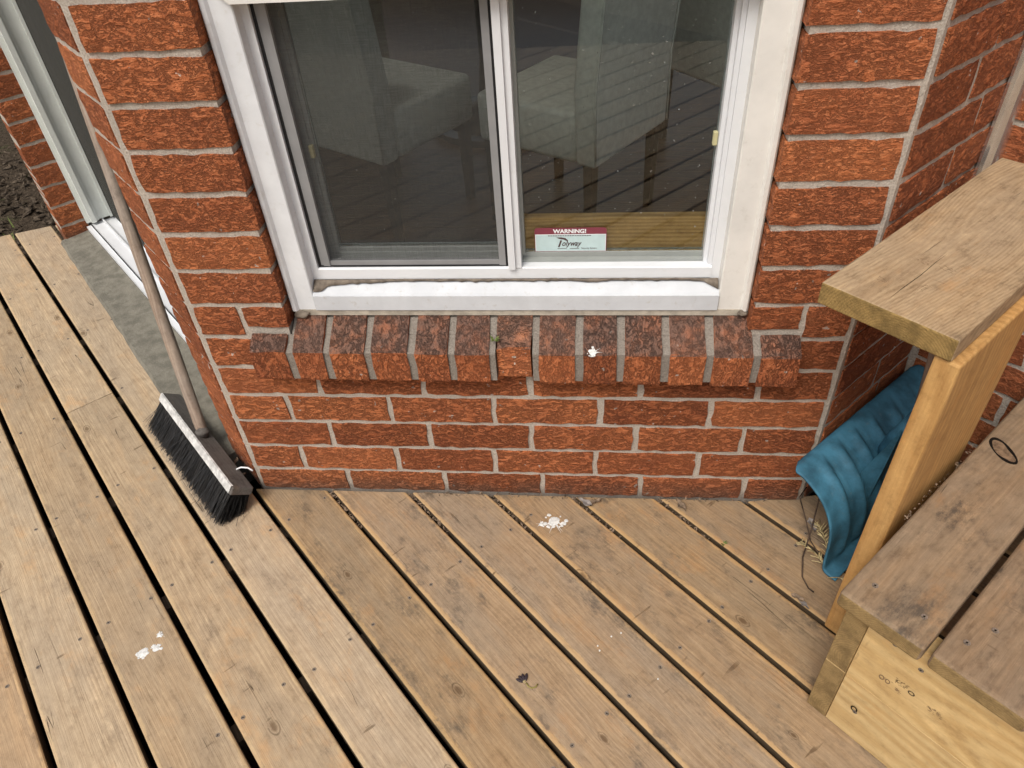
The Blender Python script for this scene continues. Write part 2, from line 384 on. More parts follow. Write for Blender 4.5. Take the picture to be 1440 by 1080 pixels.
M_CONC = plain('concrete', (.20, .186, .150), .92, .2, .14, 30, bump=1.0, bscale=150, dirt=.6, dirtcol=(.34, .325, .265))
M_BLUE = plain('blue_plastic', (.046, .160, .240), .62, .3, .22, 18, bump=.3, bscale=150, dirt=.75, dirtcol=(.11, .185, .225))
M_BRIST = plain('black_bristle', (.022, .021, .020), .45, .4, .3, 90)
M_PAINT = plain('chipped_white_paint', (.60, .59, .56), .7, .3, .16, 70, bump=.5, bscale=180, dirt=1.0, dirtcol=(.13, .115, .10))
M_SCREW = plain('rusty_screw', (.22, .175, .135), .6, .5, .3, 400, metallic=.3)
M_HOLE = plain('screw_recess', (.012, .009, .007), .9, .1)
M_ALU = plain('aluminium', (.78, .76, .73), .24, .5, .06, 30, metallic=.9, dirt=.35, dirtcol=(.35, .31, .26))
M_SOIL = soil_material()
M_FABRIC = plain('grey_linen', (.78, .78, .73), .95, .15, .06, 40, bump=.5, bscale=700)
M_DARK = plain('dark_chair_leg', (.018, .012, .010), .4, .5)
M_FLOOR = wood_material('hardwood_floor', (.115, .058, .028), (.055, .026, .012), grey=.0, freq=500, knots=False, tint=True, rough=.35)
M_OAK = wood_material('oak_bar', (.68, .41, .165), (.40, .215, .075), grey=.0, freq=900, knots=False, tint=False, contrast=.5, depth=.01, rough=.5)
M_PLASTER = plain('interior_paint', (.78, .76, .72), .9, .2, .02)
M_DROP = plain('bird_dropping_white', (.70, .70, .67), .85, .2, .12, 160, bump=.6, bscale=300, dirt=.6, dirtcol=(.34, .31, .27))
M_LEAF = plain('dry_leaf', (.22, .16, .11), .85, .2, .35, 60)
M_LEAFG = plain('grey_dry_leaf', (.27, .24, .22), .85, .2, .35, 60)
M_STRAW = plain('straw_sprig', (.55, .44, .23), .8, .2, .25, 90)
M_TWIG = plain('dark_twig', (.075, .05, .035), .8, .2, .3, 60)
M_GREEN = plain('green_sprout', (.15, .19, .05), .7, .3, .3, 200)
M_MAROON = plain('maroon_print', (.22, .045, .065), .5, .4, .04)
M_PALE = plain('pale_blue_print', (.52, .66, .66), .5, .4, .04, 30)
M_PRINTW = plain('white_print', (.85, .85, .85), .5, .4, .02)
M_INK = plain('brown_ink', (.085, .05, .05), .6, .3, .1)
M_STAMP = plain('lumber_stamp_ink', (.10, .07, .04), .8, .2, .25, 500)
M_STAMPF = plain('faded_stamp_ink', (.25, .165, .095), .8, .2, .25, 500)
M_BARK = plain('bark', (.085, .065, .048), .9, .2, .3, 14, bump=1, bscale=40)
M_CHIP = plain('mulch_chip', (.085, .066, .048), .95, .1, .45, 30)

# ------------------------------------------------------------------ the ground
g = MB(); N = 60
def gy(i): return -70 + 140 * (i / N)
vs = []; fs = []
def warp1(t): return math.copysign(abs(t) ** 2.6, t) * 70
for j in range(N + 1):
    for i in range(N + 1):
        x, y = warp1(i / N * 2 - 1), warp1(j / N * 2 - 1)
        z = -.32 + .05 * noise.noise(Vector((x * .8, y * .8, 0))) + .02 * noise.noise(Vector((x * 4, y * 4, 3)))
        vs.append((x, y, min(z, -.24)))
for j in range(N):
    for i in range(N): fs.append((j * (N + 1) + i, j * (N + 1) + i + 1, (j + 1) * (N + 1) + i + 1, (j + 1) * (N + 1) + i))
g.add(vs, fs)
put('ground', g.mesh('ground', M_SOIL, True), kind='structure')
# mulch chips of the garden bed by the deck end
g = MB()
for i in range(2600):
    n_ = random.uniform(-1.6, .6); v_ = random.uniform(-4.2, -1.95)
    if n_ > -.02 and v_ > -1.9: continue
    p = NV(n_, v_); 
    z = -.32 + .05 * noise.noise(Vector((p.x * .8, p.y * .8, 0))) + .02 * noise.noise(Vector((p.x * 4, p.y * 4, 3))); z = min(z, -.24)
    a = random.uniform(0, 6.3); l = random.uniform(.008, .03); w = random.uniform(.004, .011); h = random.uniform(.003, .016)
    u = Vector((math.cos(a), math.sin(a), random.uniform(-.3, .5))) * l; q = Vector((-math.sin(a), math.cos(a), random.uniform(-.3, .3))) * w
    o = Vector((p.x, p.y, z + .004))
    g.add([o - u - q, o + u - q, o + u + q, o - u + q, o + Vector((0, 0, h))], [(0, 1, 4), (1, 2, 4), (2, 3, 4), (3, 0, 4)])
put('mulch', g.mesh('mulch', M_CHIP), kind='stuff', label='dark crumbly mulch on the garden bed beyond the deck', cat='mulch')
# sparse weeds
g = MB()
for i in range(260):
    n_ = random.uniform(-1.4, .3); v_ = random.uniform(-4.0, -2.1); p = NV(n_, v_, -.29)
    if noise.noise(Vector((p.x * 2.0, p.y * 2.0, 9))) < .12: continue
    for k in range(4):
        a = random.uniform(0, 6.3); l = random.uniform(.015, .05); d = Vector((math.cos(a), math.sin(a), random.uniform(.3, 1.2))) * l; s = Vector((-math.sin(a), math.cos(a), 0)) * .004
        g.add([p - s, p + s, p + d * .6 + s, p + d], [(0, 1, 2), (0, 2, 3)])
put('weeds', g.mesh('weeds', M_GREEN), kind='stuff', label='sparse small green weeds in the dark garden soil', cat='weeds')

# ------------------------------------------------------------------ the house: brick bay
W = 1.3271; Z1 = .073; HC = .0811
def zk(k): return 0.0 if k == 0 else Z1 + (k - 1) * HC
NR = 1.31                               # plane n of the adjoining house wall
LV = -.165                              # door opening edge on the left face
TOPZ = zk(31)
NB = 19                                 # courses built brick by brick
house = empty('brick_house', (W / 2, 0, 0), label='red rugged-brick house bay with white sliding window and patio door', cat='house')

def brick_mesh(L, D, Hh, mat, seed, nx=6, nz=4, jit=.0021):
    rnd = random.Random(seed)
    def prof(n_, amp): return [rnd.uniform(-amp, amp) for _ in range(n_)]
    vs = []; idx = {}
    for j in range(nz + 1):
        for i in range(nx + 1):
            x = L * i / nx; z = Hh * j / nz; y = rnd.uniform(-.0012, .0012)
            if i in (0, nx): x += rnd.uniform(-jit, jit); y += .0008
            if j in (0, nz): z += rnd.uniform(-jit, jit); y += .0008
            idx[i, j] = len(vs); vs.append((x, y, z))
    fs = [(idx[i, j], idx[i + 1, j], idx[i + 1, j + 1], idx[i, j + 1]) for j in range(nz) for i in range(nx)]
    rim = [idx[i, 0] for i in range(nx)] + [idx[nx, j] for j in range(nz)] + [idx[i, nz] for i in range(nx, 0, -1)] + [idx[0, j] for j in range(nz, 0, -1)]
    b = len(vs)
    for r in rim: vs.append((vs[r][0], D, vs[r][2]))
    for k in range(len(rim)):
        k2 = (k + 1) % len(rim); fs.append((rim[k2], rim[k], b + k, b + k2))
    mb = MB(); mb.add(vs, fs); return mb.mesh('brick', mat, False, False)

_cache = {}
def brick(parent, fr, x0, x1, z0, z1, D=.045, mat=None, y=0.0, var=0):
    L = round(x1 - x0, 3); Hh = round(z1 - z0, 3)
    key = (L, Hh, D, var, (mat or M_BRICK).name)
    if key not in _cache: _cache[key] = brick_mesh(L, D, Hh, mat or M_BRICK, hash(key[:4]) & 0xffff, nx=max(3, int(L / .019)))
    return put('brick', _cache[key], parent, fr @ Matrix.Translation((x0, y + random.uniform(-.0012, .0012), z0)))

MT = .0125                               # mortar joint
# --- mortar body of the bay: three faces, mitred, inset 3 mm behind the bricks
e = .0042
def P2(n, v): q = NV(n, v); return (q.x, q.y)
vR = W * S2                              # v of the right face plane
dIn = .1
body = MB()
cL_o = (e * .414, e); cR_o = (W - e * .414, e)
cL_i = (dIn * .414, dIn); cR_i = (W - dIn * .414, dIn)
lo_l, li_l = P2(e, LV - .003), P2(dIn, LV - .003)
ro, ri = P2(NR + .05, vR - e), P2(NR + .05, vR - dIn)
OX0, OX1 = .2075, 1.1300                 # window opening
ZS = .398
body.prism([lo_l, cL_o, cR_o, ro, ri, cR_i, cL_i, li_l], -.02, ZS)
body.prism([lo_l, cL_o, (OX0 - .006, e), (OX0 - .006, dIn), cL_i, li_l], ZS, TOPZ)
body.prism([(OX1 + .006, e), cR_o, ro, ri, cR_i, (OX1 + .006, dIn)], ZS, TOPZ)
body.prism([(OX0 - .002, e), (OX1 + .002, e), (OX1 + .002, dIn), (OX0 - .002, dIn)], 2.02, TOPZ)
bay = put('brick_wall', body.mesh('mortar', M_MORTAR), house)
FR_RIGHT = frame(NV(0, vR), XN, -XV)     # local (n, inward, z)
FR_SIDE = frame(NV(NR, 0), XV, XN)
FR_LEFT = FR_NV
c0g = .0125                              # corner mortar half width
joints = {0: [.236, .477, .715, .947, 1.188], 1: [.1357 + .2346 * k for k in range(5)], 2: [.2248 + .2346 * k for k in range(5)],
          3: [.1447 + .2346 * k for k in range(5)], 4: [.231, .465, .698, .932, 1.173]}
def course_front(k, par, real=True, sink=None):
    z0 = zk(k) + (MT / 2 if k else .004); z1 = zk(k + 1) - MT / 2
    if k <= 4:
        xs = [0.0] + joints[k] + [W]
        for a, b in zip(xs[:-1], xs[1:]):
            brick(par, FR_FRONT, a + (MT / 2 if a > 0 else c0g), b - (MT / 2 if b < W else c0g), z0, z1, var=random.randint(0, 3))
    elif k == 5:
        brick(par, FR_FRONT, c0g, .118, z0, z1); brick(par, FR_FRONT, 1.2365, W - c0g, z0, z1)
    elif k == 6:
        brick(par, FR_FRONT, c0g, .104, z0, z1); brick(par, FR_FRONT, .117, OX0 - .001, z0 + .022, z1, D=.09)
        brick(par, FR_FRONT, OX1 + .001, 1.2215, z0 + .018, z1, D=.09); brick(par, FR_FRONT, 1.2345, W - c0g, z0, z1)
    else:
        brick(par, FR_FRONT, c0g, OX0 - .001, z0, z1, D=.09, var=random.randint(0, 3)); brick(par, FR_FRONT, OX1 + .001, W - c0g, z0, z1, D=.09, var=random.randint(0, 3))
rj = [.215, .19, .235, .20, .25, .18]
for k in range(NB):
    course_front(k, bay)
    z0 = zk(k) + (MT / 2 if k else .004); z1 = zk(k + 1) - MT / 2
    brick(bay, FR_LEFT, LV, -c0g, z0, z1, D=.09, var=random.randint(0, 3))
    j = vR + rj[k % 6]
    brick(bay, FR_RIGHT, vR + c0g, j - MT / 2, z0, z1, var=random.randint(0, 3)); brick(bay, FR_RIGHT, j + MT / 2, NR - .004, z0, z1, var=random.randint(0, 3))
# courses above the view: one mesh
def far_bricks(par, spans, name='upper_bricks'):
    mb = MB()
    for (fr, x0, x1, k0, k1) in spans:
        for k in range(k0, k1):
            z0 = zk(k) + MT / 2; z1 = zk(k + 1) - MT / 2; x = x0
            first = random.choice([.11, .23, .17])
            while x < x1 - .02:
                xe = min(x + first, x1); first = .2221
                b = MB(); b.box(x, xe, 0, .03, z0, z1)
                mb.add([fr @ Vector(q) for q in b.v], b.f); x = xe + MT
    return put(name, mb.mesh(name, M_BRICK), par, kind='stuff')
far_bricks(bay, [(FR_FRONT, c0g, OX0 - .001, NB, 31), (FR_FRONT, OX1 + .001, W - c0g, NB, 31), (FR_FRONT, OX0 + .01, OX1 - .01, 25, 31), (FR_LEFT, LV, -c0g, NB, 31), (FR_RIGHT, vR + c0g, NR - .004, NB, 31)])

# --- adjoining wall, plane n = NR, running along +v
sb = MB()
sb.prism([P2(NR + e, vR - .004), P2(NR + e, 4.2), P2(NR + dIn, 4.2), P2(NR + dIn, vR - .004)], -.32, TOPZ)
side = put('side_wall', sb.mesh('mortar', M_MORTAR), house)
for k in range(15):
    z0 = zk(k) + (MT / 2 if k else .004); z1 = zk(k + 1) - MT / 2
    x = vR + .012; ln = .11 if k % 2 else .20
    for q in range(3):
        brick(side, FR_SIDE, x, x + ln, z0, z1, var=random.randint(0, 3)); x += ln + MT; ln = .2221
far_bricks(side, [(FR_SIDE, 1.66, 4.19, 0, 15), (FR_SIDE, vR + .012, 4.19, 15, 31)])

# --- pier at the far side of the patio door
FV = -1.735
pb = MB()
pb.prism([P2(e, FV - .115), P2(e, FV - e), P2(dIn, FV - e), P2(dIn, FV - .115)], -.32, TOPZ)
pb.prism([P2(dIn, FV - .115), P2(dIn, FV - e - .02), P2(1.6, FV - e - .02), P2(1.6, FV - .115)], -.32, TOPZ)
pier = put('door_pier', pb.mesh('mortar', M_MORTAR), house)
FR_PIER = frame(NV(0, FV), XN, -XV)
FR_PIERF = frame(NV(0, FV), XV, XN)
for k in range(-3, NB):
    z0 = Z1 + (k - 1) * HC + MT / 2; z1 = z0 + HC - MT
    brick(pier, FR_PIER, .004, .098, z0, z1, D=.11, var=random.randint(0, 3))
far_bricks(pier, [(FR_PIER, .004, .098, NB, 31), (FR_PIERF, -.115, -.004, NB, 31)])

# --- rowlock sill of the window
sj = [.207, .285, .372, .462, .544, .629, .714, .802, .884, .972, 1.057, 1.146]
edges = [.122] + sj + [1.2295]
sl = MB()
for (a, b_) in ((.130, .634), (.709, 1.222)): sl.sweep_x([(-.035, .3975), (.002, .3975), (.002, .487), (-.035, .4665)], a, b_)
sl.sweep_x([(.002, .3985), (.098, .3985), (.098, .5125), (.034, .5065), (.002, .488)], OX0 - .001, OX1 + .001)
sill = put('window_sill', sl.mesh('mortar', M_MORTAR_W), house)
def sill_brick_mesh(L, yf, zb, zf, zt_b, yb, seed):
    rnd = random.Random(seed); mb = MB(); nx = 3; mt = M_BRICK_FRESH if yf > -.03 else M_BRICK_SILL
    ring = [(yb, zb), (yf + .002, zb), (yf, zb + .004), (yf, (zb + zf) / 2), (yf, zf - .004), (yf + .004, zf), ((yf + yb) / 2, (zf + zt_b) / 2), (yb, zt_b)]
    vs = []
    for i in range(nx + 1):
        for j, (y, z) in enumerate(ring):
            jx = rnd.uniform(-.0016, .0016)
            vs.append((L * i / nx + jx, y + rnd.uniform(-.001, .001), z + rnd.uniform(-.0012, .0012)))
    k = len(ring); fs = []
    for i in range(nx):
        for j in range(k): fs.append((i * k + j, i * k + (j + 1) % k, (i + 1) * k + (j + 1) % k, (i + 1) * k + j))
    fs.append(tuple(range(k))); fs.append(tuple(nx * k + j for j in range(k))[::-1])
    mb.add(vs, fs); return mb.mesh('brick', mt)
for i, (a, b) in enumerate(zip(edges[:-1], edges[1:])):
    end = i in (0, len(edges) - 2)
    x0 = a + (.008 if i else 0); x1 = b - (.008 if i < len(edges) - 2 else 0)
    yf = -.040 + random.uniform(-.002, .002); zb = .393 - .008 * (i / 12) + .004; zf = .474 - .006 * (i / 12) + random.uniform(-.0015, .0015)
    zt = .514; yb = .036
    if end: zt = .492; yb = -.003
    if i == 6: pass
    if abs(a - .629) < .001: yf = -.026; zb += .006; zf += .004
    o = put('brick', sill_brick_mesh(x1 - x0, yf, zb, zf, zt, yb, i + 50), sill, Matrix.Translation((x0, 0, 0)))

# ------------------------------------------------------------------ window
YF = .033
wf = MB()
ZT = 1.108                               # underside of the transom rail
ZLIP = .528
def jamb(x0, x1, sgn):
    """outer brickmould: flat face with a raised outer bead; sgn=+1 when the outside is at x0"""
    if sgn > 0: prof = [(x0, .10), (x0, YF - .004), (x0 + .003, YF - .007), (x0 + .010, YF - .007), (x0 + .014, YF), (x1 - .002, YF), (x1, YF + .002), (x1, .10)]
    else: prof = [(x0, .10), (x0, YF + .002), (x0 + .002, YF), (x1 - .014, YF), (x1 - .010, YF - .007), (x1 - .003, YF - .007), (x1, YF - .004), (x1, .10)]
    wf.sweep_z(prof, ZLIP, 2.0)
lg = MB(); lg.sweep_x([(YF - .004, .529), (.10, .529), (.10, .592), (.062, .581), (YF + .002, .5655), (YF - .004, .563)], .2602, 1.0703)
window = put('window', lg.mesh('ledge', M_LEDGE), house, label='white sloped ledge of the sliding window')
jamb(.2095, .2600, 1); put('casing', wf.mesh('casing', M_CASING), window)
wf = MB(); jamb(1.0705, 1.1285, -1); put('casing', wf.mesh('casing', M_CREAM), window)
def wpart(name, mb, mat, smooth=False): return put(name, mb.mesh(name, mat, smooth), window)
# sub-sill: lip, sloped ledge
b = MB(); b.sweep_x([(YF - .001, .5145), (.08, .5145), (.08, .5285), (YF - .001, .5285)], .214, 1.124); wpart('sealant_bead', b, M_CAULKL)
# inner frame
b = MB()
b.box(.2601, .2745, .058, .13, .5815, 1.11); b.box(1.0545, 1.0704, .060, .13, .5815, 1.11)
b.sweep_x([(.058, .586), (.13, .586), (.13, .6105), (.060, .6105), (.058, .6085)], .2746, 1.0544)
wpart('frame', b, M_WHITE)
# meeting stile and right-hand sash
b = MB(); b.box(.663, .6765, .050, .098, .6107, 1.10); b.box(.6767, .6880, .056, .098, .6107, 1.10); wpart('meeting_stile', b, M_WHITE)
b = MB(); b.box(1.0465, 1.0543, .064, .108, .6107, 1.10); b.box(1.039, 1.0463, .074, .108, .6107, 1.10); wpart('sash_stile', b, M_WHITE)
b = MB(); b.box(.6882, 1.0388, .078, .104, .6107, .6165); b.box(.6882, 1.0388, .088, .104, .6167, .6265); wpart('sash_rail', b, M_SASH)
b = MB(); b.box(.6882, .6945, .080, .102, .6267, 1.10); wpart('glazing_edge', b, M_SASH)
# transom rail over the slider and the casing above it
b = MB(); b.sweep_x([(YF - .009, ZT), (.10, ZT), (.10, 1.16), (YF - .009, 1.16)], .2600, 1.0705); b.add([(.228, YF - .001, ZT + .03), (.2599, YF - .001, ZT), (.2599, YF - .001, 1.16), (.228, YF - .001, 1.16), (.228, YF - .009, ZT + .03), (.2599, YF - .009, ZT), (.2599, YF - .009, 1.16), (.228, YF - .009, 1.16)], [(0, 1, 2, 3), (7, 6, 5, 4), (0, 4, 5, 1), (1, 5, 6, 2), (2, 6, 7, 3), (3, 7, 4, 0)]); wpart('transom_rail', b, M_CREAM)
b = MB(); b.box(.2601, 1.0704, .05, .10, 1.1602, 1.175); b.box(.2601, .30, .05, .10, 1.175, 2.0); b.box(1.03, 1.0704, .05, .10, 1.175, 2.0); b.box(.30, 1.03, .05, .10, 1.96, 2.0); wpart('upper_frame', b, M_WHITE)
b = MB(); b.box(.2095, 1.1285, YF, .10, 2.001, 2.02); wpart('head_casing', b, M_CREAM)
b = MB(); b.box(.30, 1.03, .075, .079, 1.175, 1.96); wpart('pane', b, M_GLASS)
# screen with its frame
b = MB(); b.box(.2755, .2800, .064, .080, .6110, 1.099); b.box(.2755, .6625, .064, .080, .6107, .6135); wpart('gasket', b, M_GASKET)
b = MB(); b.box(.2802, .2865, .066, .078, .6137, 1.098); b.box(.2867, .3000, .063, .078, .6137, 1.098); b.box(.6440, .6570, .063, .078, .6137, 1.098); b.box(.3002, .6438, .066, .078, .6137, .6225); wpart('screen_frame', b, M_SCRFR)
b = MB(); b.box(.6572, .6625, .064, .080, .6137, 1.099); wpart('gasket', b, M_GASKET)
b = MB(); b.box(.3001, .6439, .0705, .0712, .6226, 1.098); wpart('insect_or_added_screen', b, M_SCREEN)
b = MB(); b.box(.2802, .306, .095, .115, .6110, 1.10); b.box(.306, .3135, .099, .115, .6110, 1.10); b.box(.3137, .6625, .095, .115, .6110, .6255); b.box(.3137, .6625, .099, .115, .6257, .634); wpart('sash_frame', b, M_SASH)
b = MB(); b.box(.3136, .6624, .106, .110, .6341, 1.10); wpart('pane', b, M_GLASS)
b = MB(); b.box(.6946, 1.0387, .092, .096, .6266, 1.10); wpart('pane', b, M_GLASS)
for (x, y, z) in ((1.0345, .088, .852), (.3085, .0935, .842)):
    b = MB(); b.box(x - .004, x + .004, y - .006, y + .004, z - .012, z + .012); me = b.mesh('latch', plain('yellowed_plastic', (.52, .48, .27), .5, .4)); bevel_mesh(me, .0015)
    put('latch', me, window)
# smeared caulk line between frame and ledge
b = MB(); rnd = random.Random(3); top = []; bot = []
nn = 90
for i in range(nn + 1):
    u = i / nn; x = .2615 + (1.0690 - .2615) * u
    wdt = .0050 + .0065 * max(0, noise.noise(Vector((x * 14, 0, 0)))) + .004 * max(0, noise.noise(Vector((x * 70, 7, 0)))) + (.020 * max(0, 1 - u / .035)) + (.012 * max(0, 1 - u / .25) * (1 - u / .25 if u < .25 else 0)) + .016 * max(0, (u - .965) / .035)
    z_c = .5825
    top.append((x, .0562, z_c + .0035 + .0022 * noise.noise(Vector((x * 50, 3, 0)))))
    zb = max(.5675, z_c - wdt * .62); yb = .062 - (.581 - zb) * (.062 - YF - .002) / (.581 - .5655) if zb < .581 else .060
    bot.append((x, yb - .0026, zb + .0022))
vs = top + bot; fs = [(i, i + 1, nn + 1 + i + 1, nn + 1 + i) for i in range(nn)]
b.add(vs, fs); me = b.mesh('caulk_line', M_CAULK, True, False); o = put('caulk_line', me, window)
md = o.modifiers.new('thick', 'SOLIDIFY'); md.thickness = .0022; md.offset = 0
# lumps of old caulk in the lower corners
def lump(name, loc, rad, sx, sy, sz, mat, seed, par=None, **k):
    bm = bmesh.new(); bmesh.ops.create_icosphere(bm, subdivisions=3, radius=rad)
    for v in bm.verts:
        d = noise.noise(v.co * (2.2 / rad) * .5 + Vector((seed, seed * 2, 0))); v.co *= 1 + .45 * d
        v.co.x *= sx; v.co.y *= sy; v.co.z *= sz
    for f in bm.faces: f.smooth = True
    me = bpy.data.meshes.new(name); bm.to_mesh(me); bm.free(); me.materials.append(mat)
    return put(name, me, par, Matrix.Translation(Vector(loc)), **k)
lump('caulk_lump', (.228, .030, .519), .012, 1.3, .6, .75, M_CAULK, 4, window); lump('caulk_lump', (1.119, .027, .5235), .009, 1.0, .7, .8, M_CAULK, 9, window)
# thin gap line of sealant between casing and brick reveal
b = MB(); b.box(.2076, .2094, .036, .06, .52, 2.0); b.box(1.1286, 1.1299, .030, .06, .52, 2.0); wpart('edge_sealant', b, M_CAULK)

# ------------------------------------------------------------------ patio door
dr = MB()
def nvbox(mb, n0, n1, v0, v1, z0, z1): mb.box(v0, v1, n0, n1, z0, z1)      # in FR_NV coordinates
JV = FV + .004
b = MB()
steps = [(.094, .110, .012), (.1102, .128, .030), (.1282, .140, .018), (.1402, .182, .010), (.1822, .192, .024)]
for (a, c, t) in steps: nvbox(b, a, c, JV - .002, JV + t, .062, 2.06)
for (a, c, t) in ((.094, .192, .03),): nvbox(b, a, c, LV - .05, LV - .006, .062, 2.06)
nvbox(b, .094, .192, JV + .03, LV - .05, 2.03, 2.06)
door = put('patio_door', b.mesh('door_frame', plain('door_white', (.70, .73, .69), .4, .4, .03, 10, dirt=.2, dirtcol=(.4, .4, .33))), house, FR_NV)
def dpart(name, mb, mat): return put(name, mb.mesh(name, mat), door, FR_NV)
b = MB(); nvbox(b, .0885, .104, JV, LV - .006, .030, .0455); nvbox(b, .1042, .150, JV, LV - .006, .030, .0505); nvbox(b, .1502, .156, JV, LV - .006, .030, .060); nvbox(b, .1562, .20, JV, LV - .006, .030, .0485); dpart('threshold_track', b, M_WHITE)
b = MB(); nvbox(b, .1045, .1065, JV, LV - .006, .0506, .0560); dpart('track_groove', b, M_GASKET)
b = MB(); nvbox(b, .196, .228, JV + .002, JV + .055, .062, 2.03); nvbox(b, .196, .228, JV + .0552, -.95, .0485, .13); nvbox(b, .196, .228, -.95, -.89, .0485, 2.03); dpart('sliding_panel', b, M_WHITE)
b = MB(); nvbox(b, .1935, .1958, JV + .014, JV + .020, .062, 2.03); dpart('gasket', b, M_GASKET)
b = MB(); nvbox(b, .1925, .1945, JV + .024, LV - .052, .066, 2.03); dpart('insect_or_added_screen', b, M_DSCREEN)  # dark mesh added over the door glass to hide its pale reflection
b = MB(); nvbox(b, .210, .214, JV + .055, -.95, .13, 2.03); dpart('pane', b, M_GLASS)
b = MB(); nvbox(b, dIn, 0.2, LV - .006, LV + .0, .0, TOPZ); 
# house above the door
b2 = MB(); nvbox(b2, .004, .1, FV, LV - .004, 2.06, TOPZ); put('lintel_wall', b2.mesh('lintel_wall', M_BRICK), house, FR_NV)

# concrete step under the door
b = MB(); prof = []
nseg = 26; tops = []; rnd = random.Random(5)
vs = []; fs = []
for i in range(nseg + 1):
    v = -1.742 + (LV + .02 + 1.742) * i / nseg + .0
    edge = -.022 - .040 * max(0, (v + 1.74) / 1.3) + rnd.uniform(-.0022, .0022)
    for (n_, z_) in ((edge + .002, -.10), (edge, .010 + rnd.uniform(-.002, .002)), (edge + .005 + rnd.uniform(0, .003), .021), (.03, .024), (.0882, .028), (.0882, -.10)):
        vs.append((v, n_, z_))
for i in range(nseg):
    for j in range(5): fs.append((i * 6 + j, i * 6 + j + 1, (i + 1) * 6 + j + 1, (i + 1) * 6 + j))
fs += [(0, 1, 2, 3, 4, 5)[::-1], tuple(nseg * 6 + j for j in range(6))]
b.add(vs, fs)
put('door_step', b.mesh('door_step', M_CONC), None, FR_NV, label='grey-green concrete slab step in front of the patio door threshold', cat='step')

# inside corner flashing
b = MB()
cv = vR
prof = [(cv + .0008, NR - .042), (cv + .006, NR - .043), (cv + .0065, NR - .020), (cv + .018, NR - .018), (cv + .021, NR - .024), (cv + .025, NR - .024), (cv + .027, NR - .018), (cv + .026, NR - .001), (cv + .0008, NR - .001)]
b.prism(prof, .5, TOPZ)
put('corner_flashing', b.mesh('corner_flashing', M_ALU), house, FR_NV, label='bright bent aluminium strip in the inside corner')

# ------------------------------------------------------------------ interior
ZF = .05
def IP(n, v): q = NV(n, v); return (q.x, q.y)
poly = [(dIn * .414 + .01, dIn + .02), (W - dIn * .414 - .01, dIn + .02), IP(NR + dIn + .02, vR - dIn - .02), (3.3, .42), (3.3, 5.2), (-3.5, 5.2), (-3.5, 3.9), IP(.24, LV - .05)]
b = MB(); b.prism(poly, -.25, ZF - .012); floor = put('room_floor', b.mesh('room_floor', M_FLOOR), house)
for i in range(26):
    y0 = .25 + i * .09
    def lim(y):
        xl = max(-3.4, -(y) + .36 + .05); xr = 1.28 if y < .42 else 3.2
        if y < .42: xr = min(1.28 + max(0, y - .12), 1.5)
        return xl, xr
    xl, xr = lim(y0); xl = max(xl, -1.6); xr = min(xr, 2.4)
    b = MB(); b.box(0, xr - xl, 0, .0885, 0, .012)
    q = random.uniform(.85, 1.15)
    put('floor_plank', b.mesh('floor_plank', M_FLOOR), floor, Matrix.Translation((xl, y0, ZF - .012)), color=(q, q, q))
b = MB()
b.box(-3.5, -1.4, 5.2, 5.26, ZF, 2.52); b.box(2.4, 3.3, 5.2, 5.26, ZF, 2.52); b.box(-1.4, 2.4, 5.2, 5.26, ZF, .5); b.box(-1.4, 2.4, 5.2, 5.26, 2.3, 2.52); b.box(3.3, 3.36, .42, 5.2, ZF, 2.52); b.box(-3.56, -3.5, 3.9, 5.2, ZF, 2.52)  # unseen back wall with an added opening that lets more light into the room
b.prism(poly, 2.52, 2.6)
put('room_walls', b.mesh('room_walls', M_PLASTER), house)

def chair(origin, fdir, group, label):
    """skirted parsons chair; origin = floor point under the rear corner that the outside sees, fdir = direction it faces"""
    f = Vector((fdir[0], fdir[1], 0)).normalized(); s = Vector((f.y, -f.x, 0))
    fr = frame(Vector((*origin, ZF)), s, f)            # local x = width to its right, y = forward
    root = put('dining_chair', None, None, fr, label=label, cat='chair', group=group)
    def up(name, mb, mat, bev=.012):
        me = mb.mesh(name, mat); bevel_mesh(me, bev, 3)
        for p in me.polygons: p.use_smooth = True
        return put(name, me, root, fr)
    w = .46; h0 = .31
    b = MB()
    prof = [(0, h0), (.075, h0), (.085, .55), (.06, .80), (.01, 1.0), (-.055, 1.0), (-.02, .8), (0, .55)]
    b.sweep_x(prof, 0, w); up('backrest', b, M_FABRIC, .014)
    b = MB(); b.box(0, w, .0755, .48, h0, .475); up('seat', b, M_FABRIC, .02)
    b = MB()
    for x in (.001, w - .001): b.tube([(x, -.001, h0 + .01), (x, .002, .55), (x, -.022, .8), (x, -.056, .985)], .0035, 5)
    put('piping', b.mesh('piping', M_FABRIC, True), root, fr)
    for (x, y) in ((.03, .035), (w - .03, .035), (.03, .445), (w - .03, .445)):
        b = MB(); t = .018
        b.add([(x - t, y - t, h0), (x + t, y - t, h0), (x + t, y + t, h0), (x - t, y + t, h0), (x - .013, y - .013, 0), (x + .013, y - .013, 0), (x + .013, y + .013, 0), (x - .013, y + .013, 0)],
              [(0, 1, 2, 3), (7, 6, 5, 4), (0, 4, 5, 1), (1, 5, 6, 2), (2, 6, 7, 3), (3, 7, 4, 0)])
        put('leg', b.mesh('leg', M_DARK), root, fr)
    return root
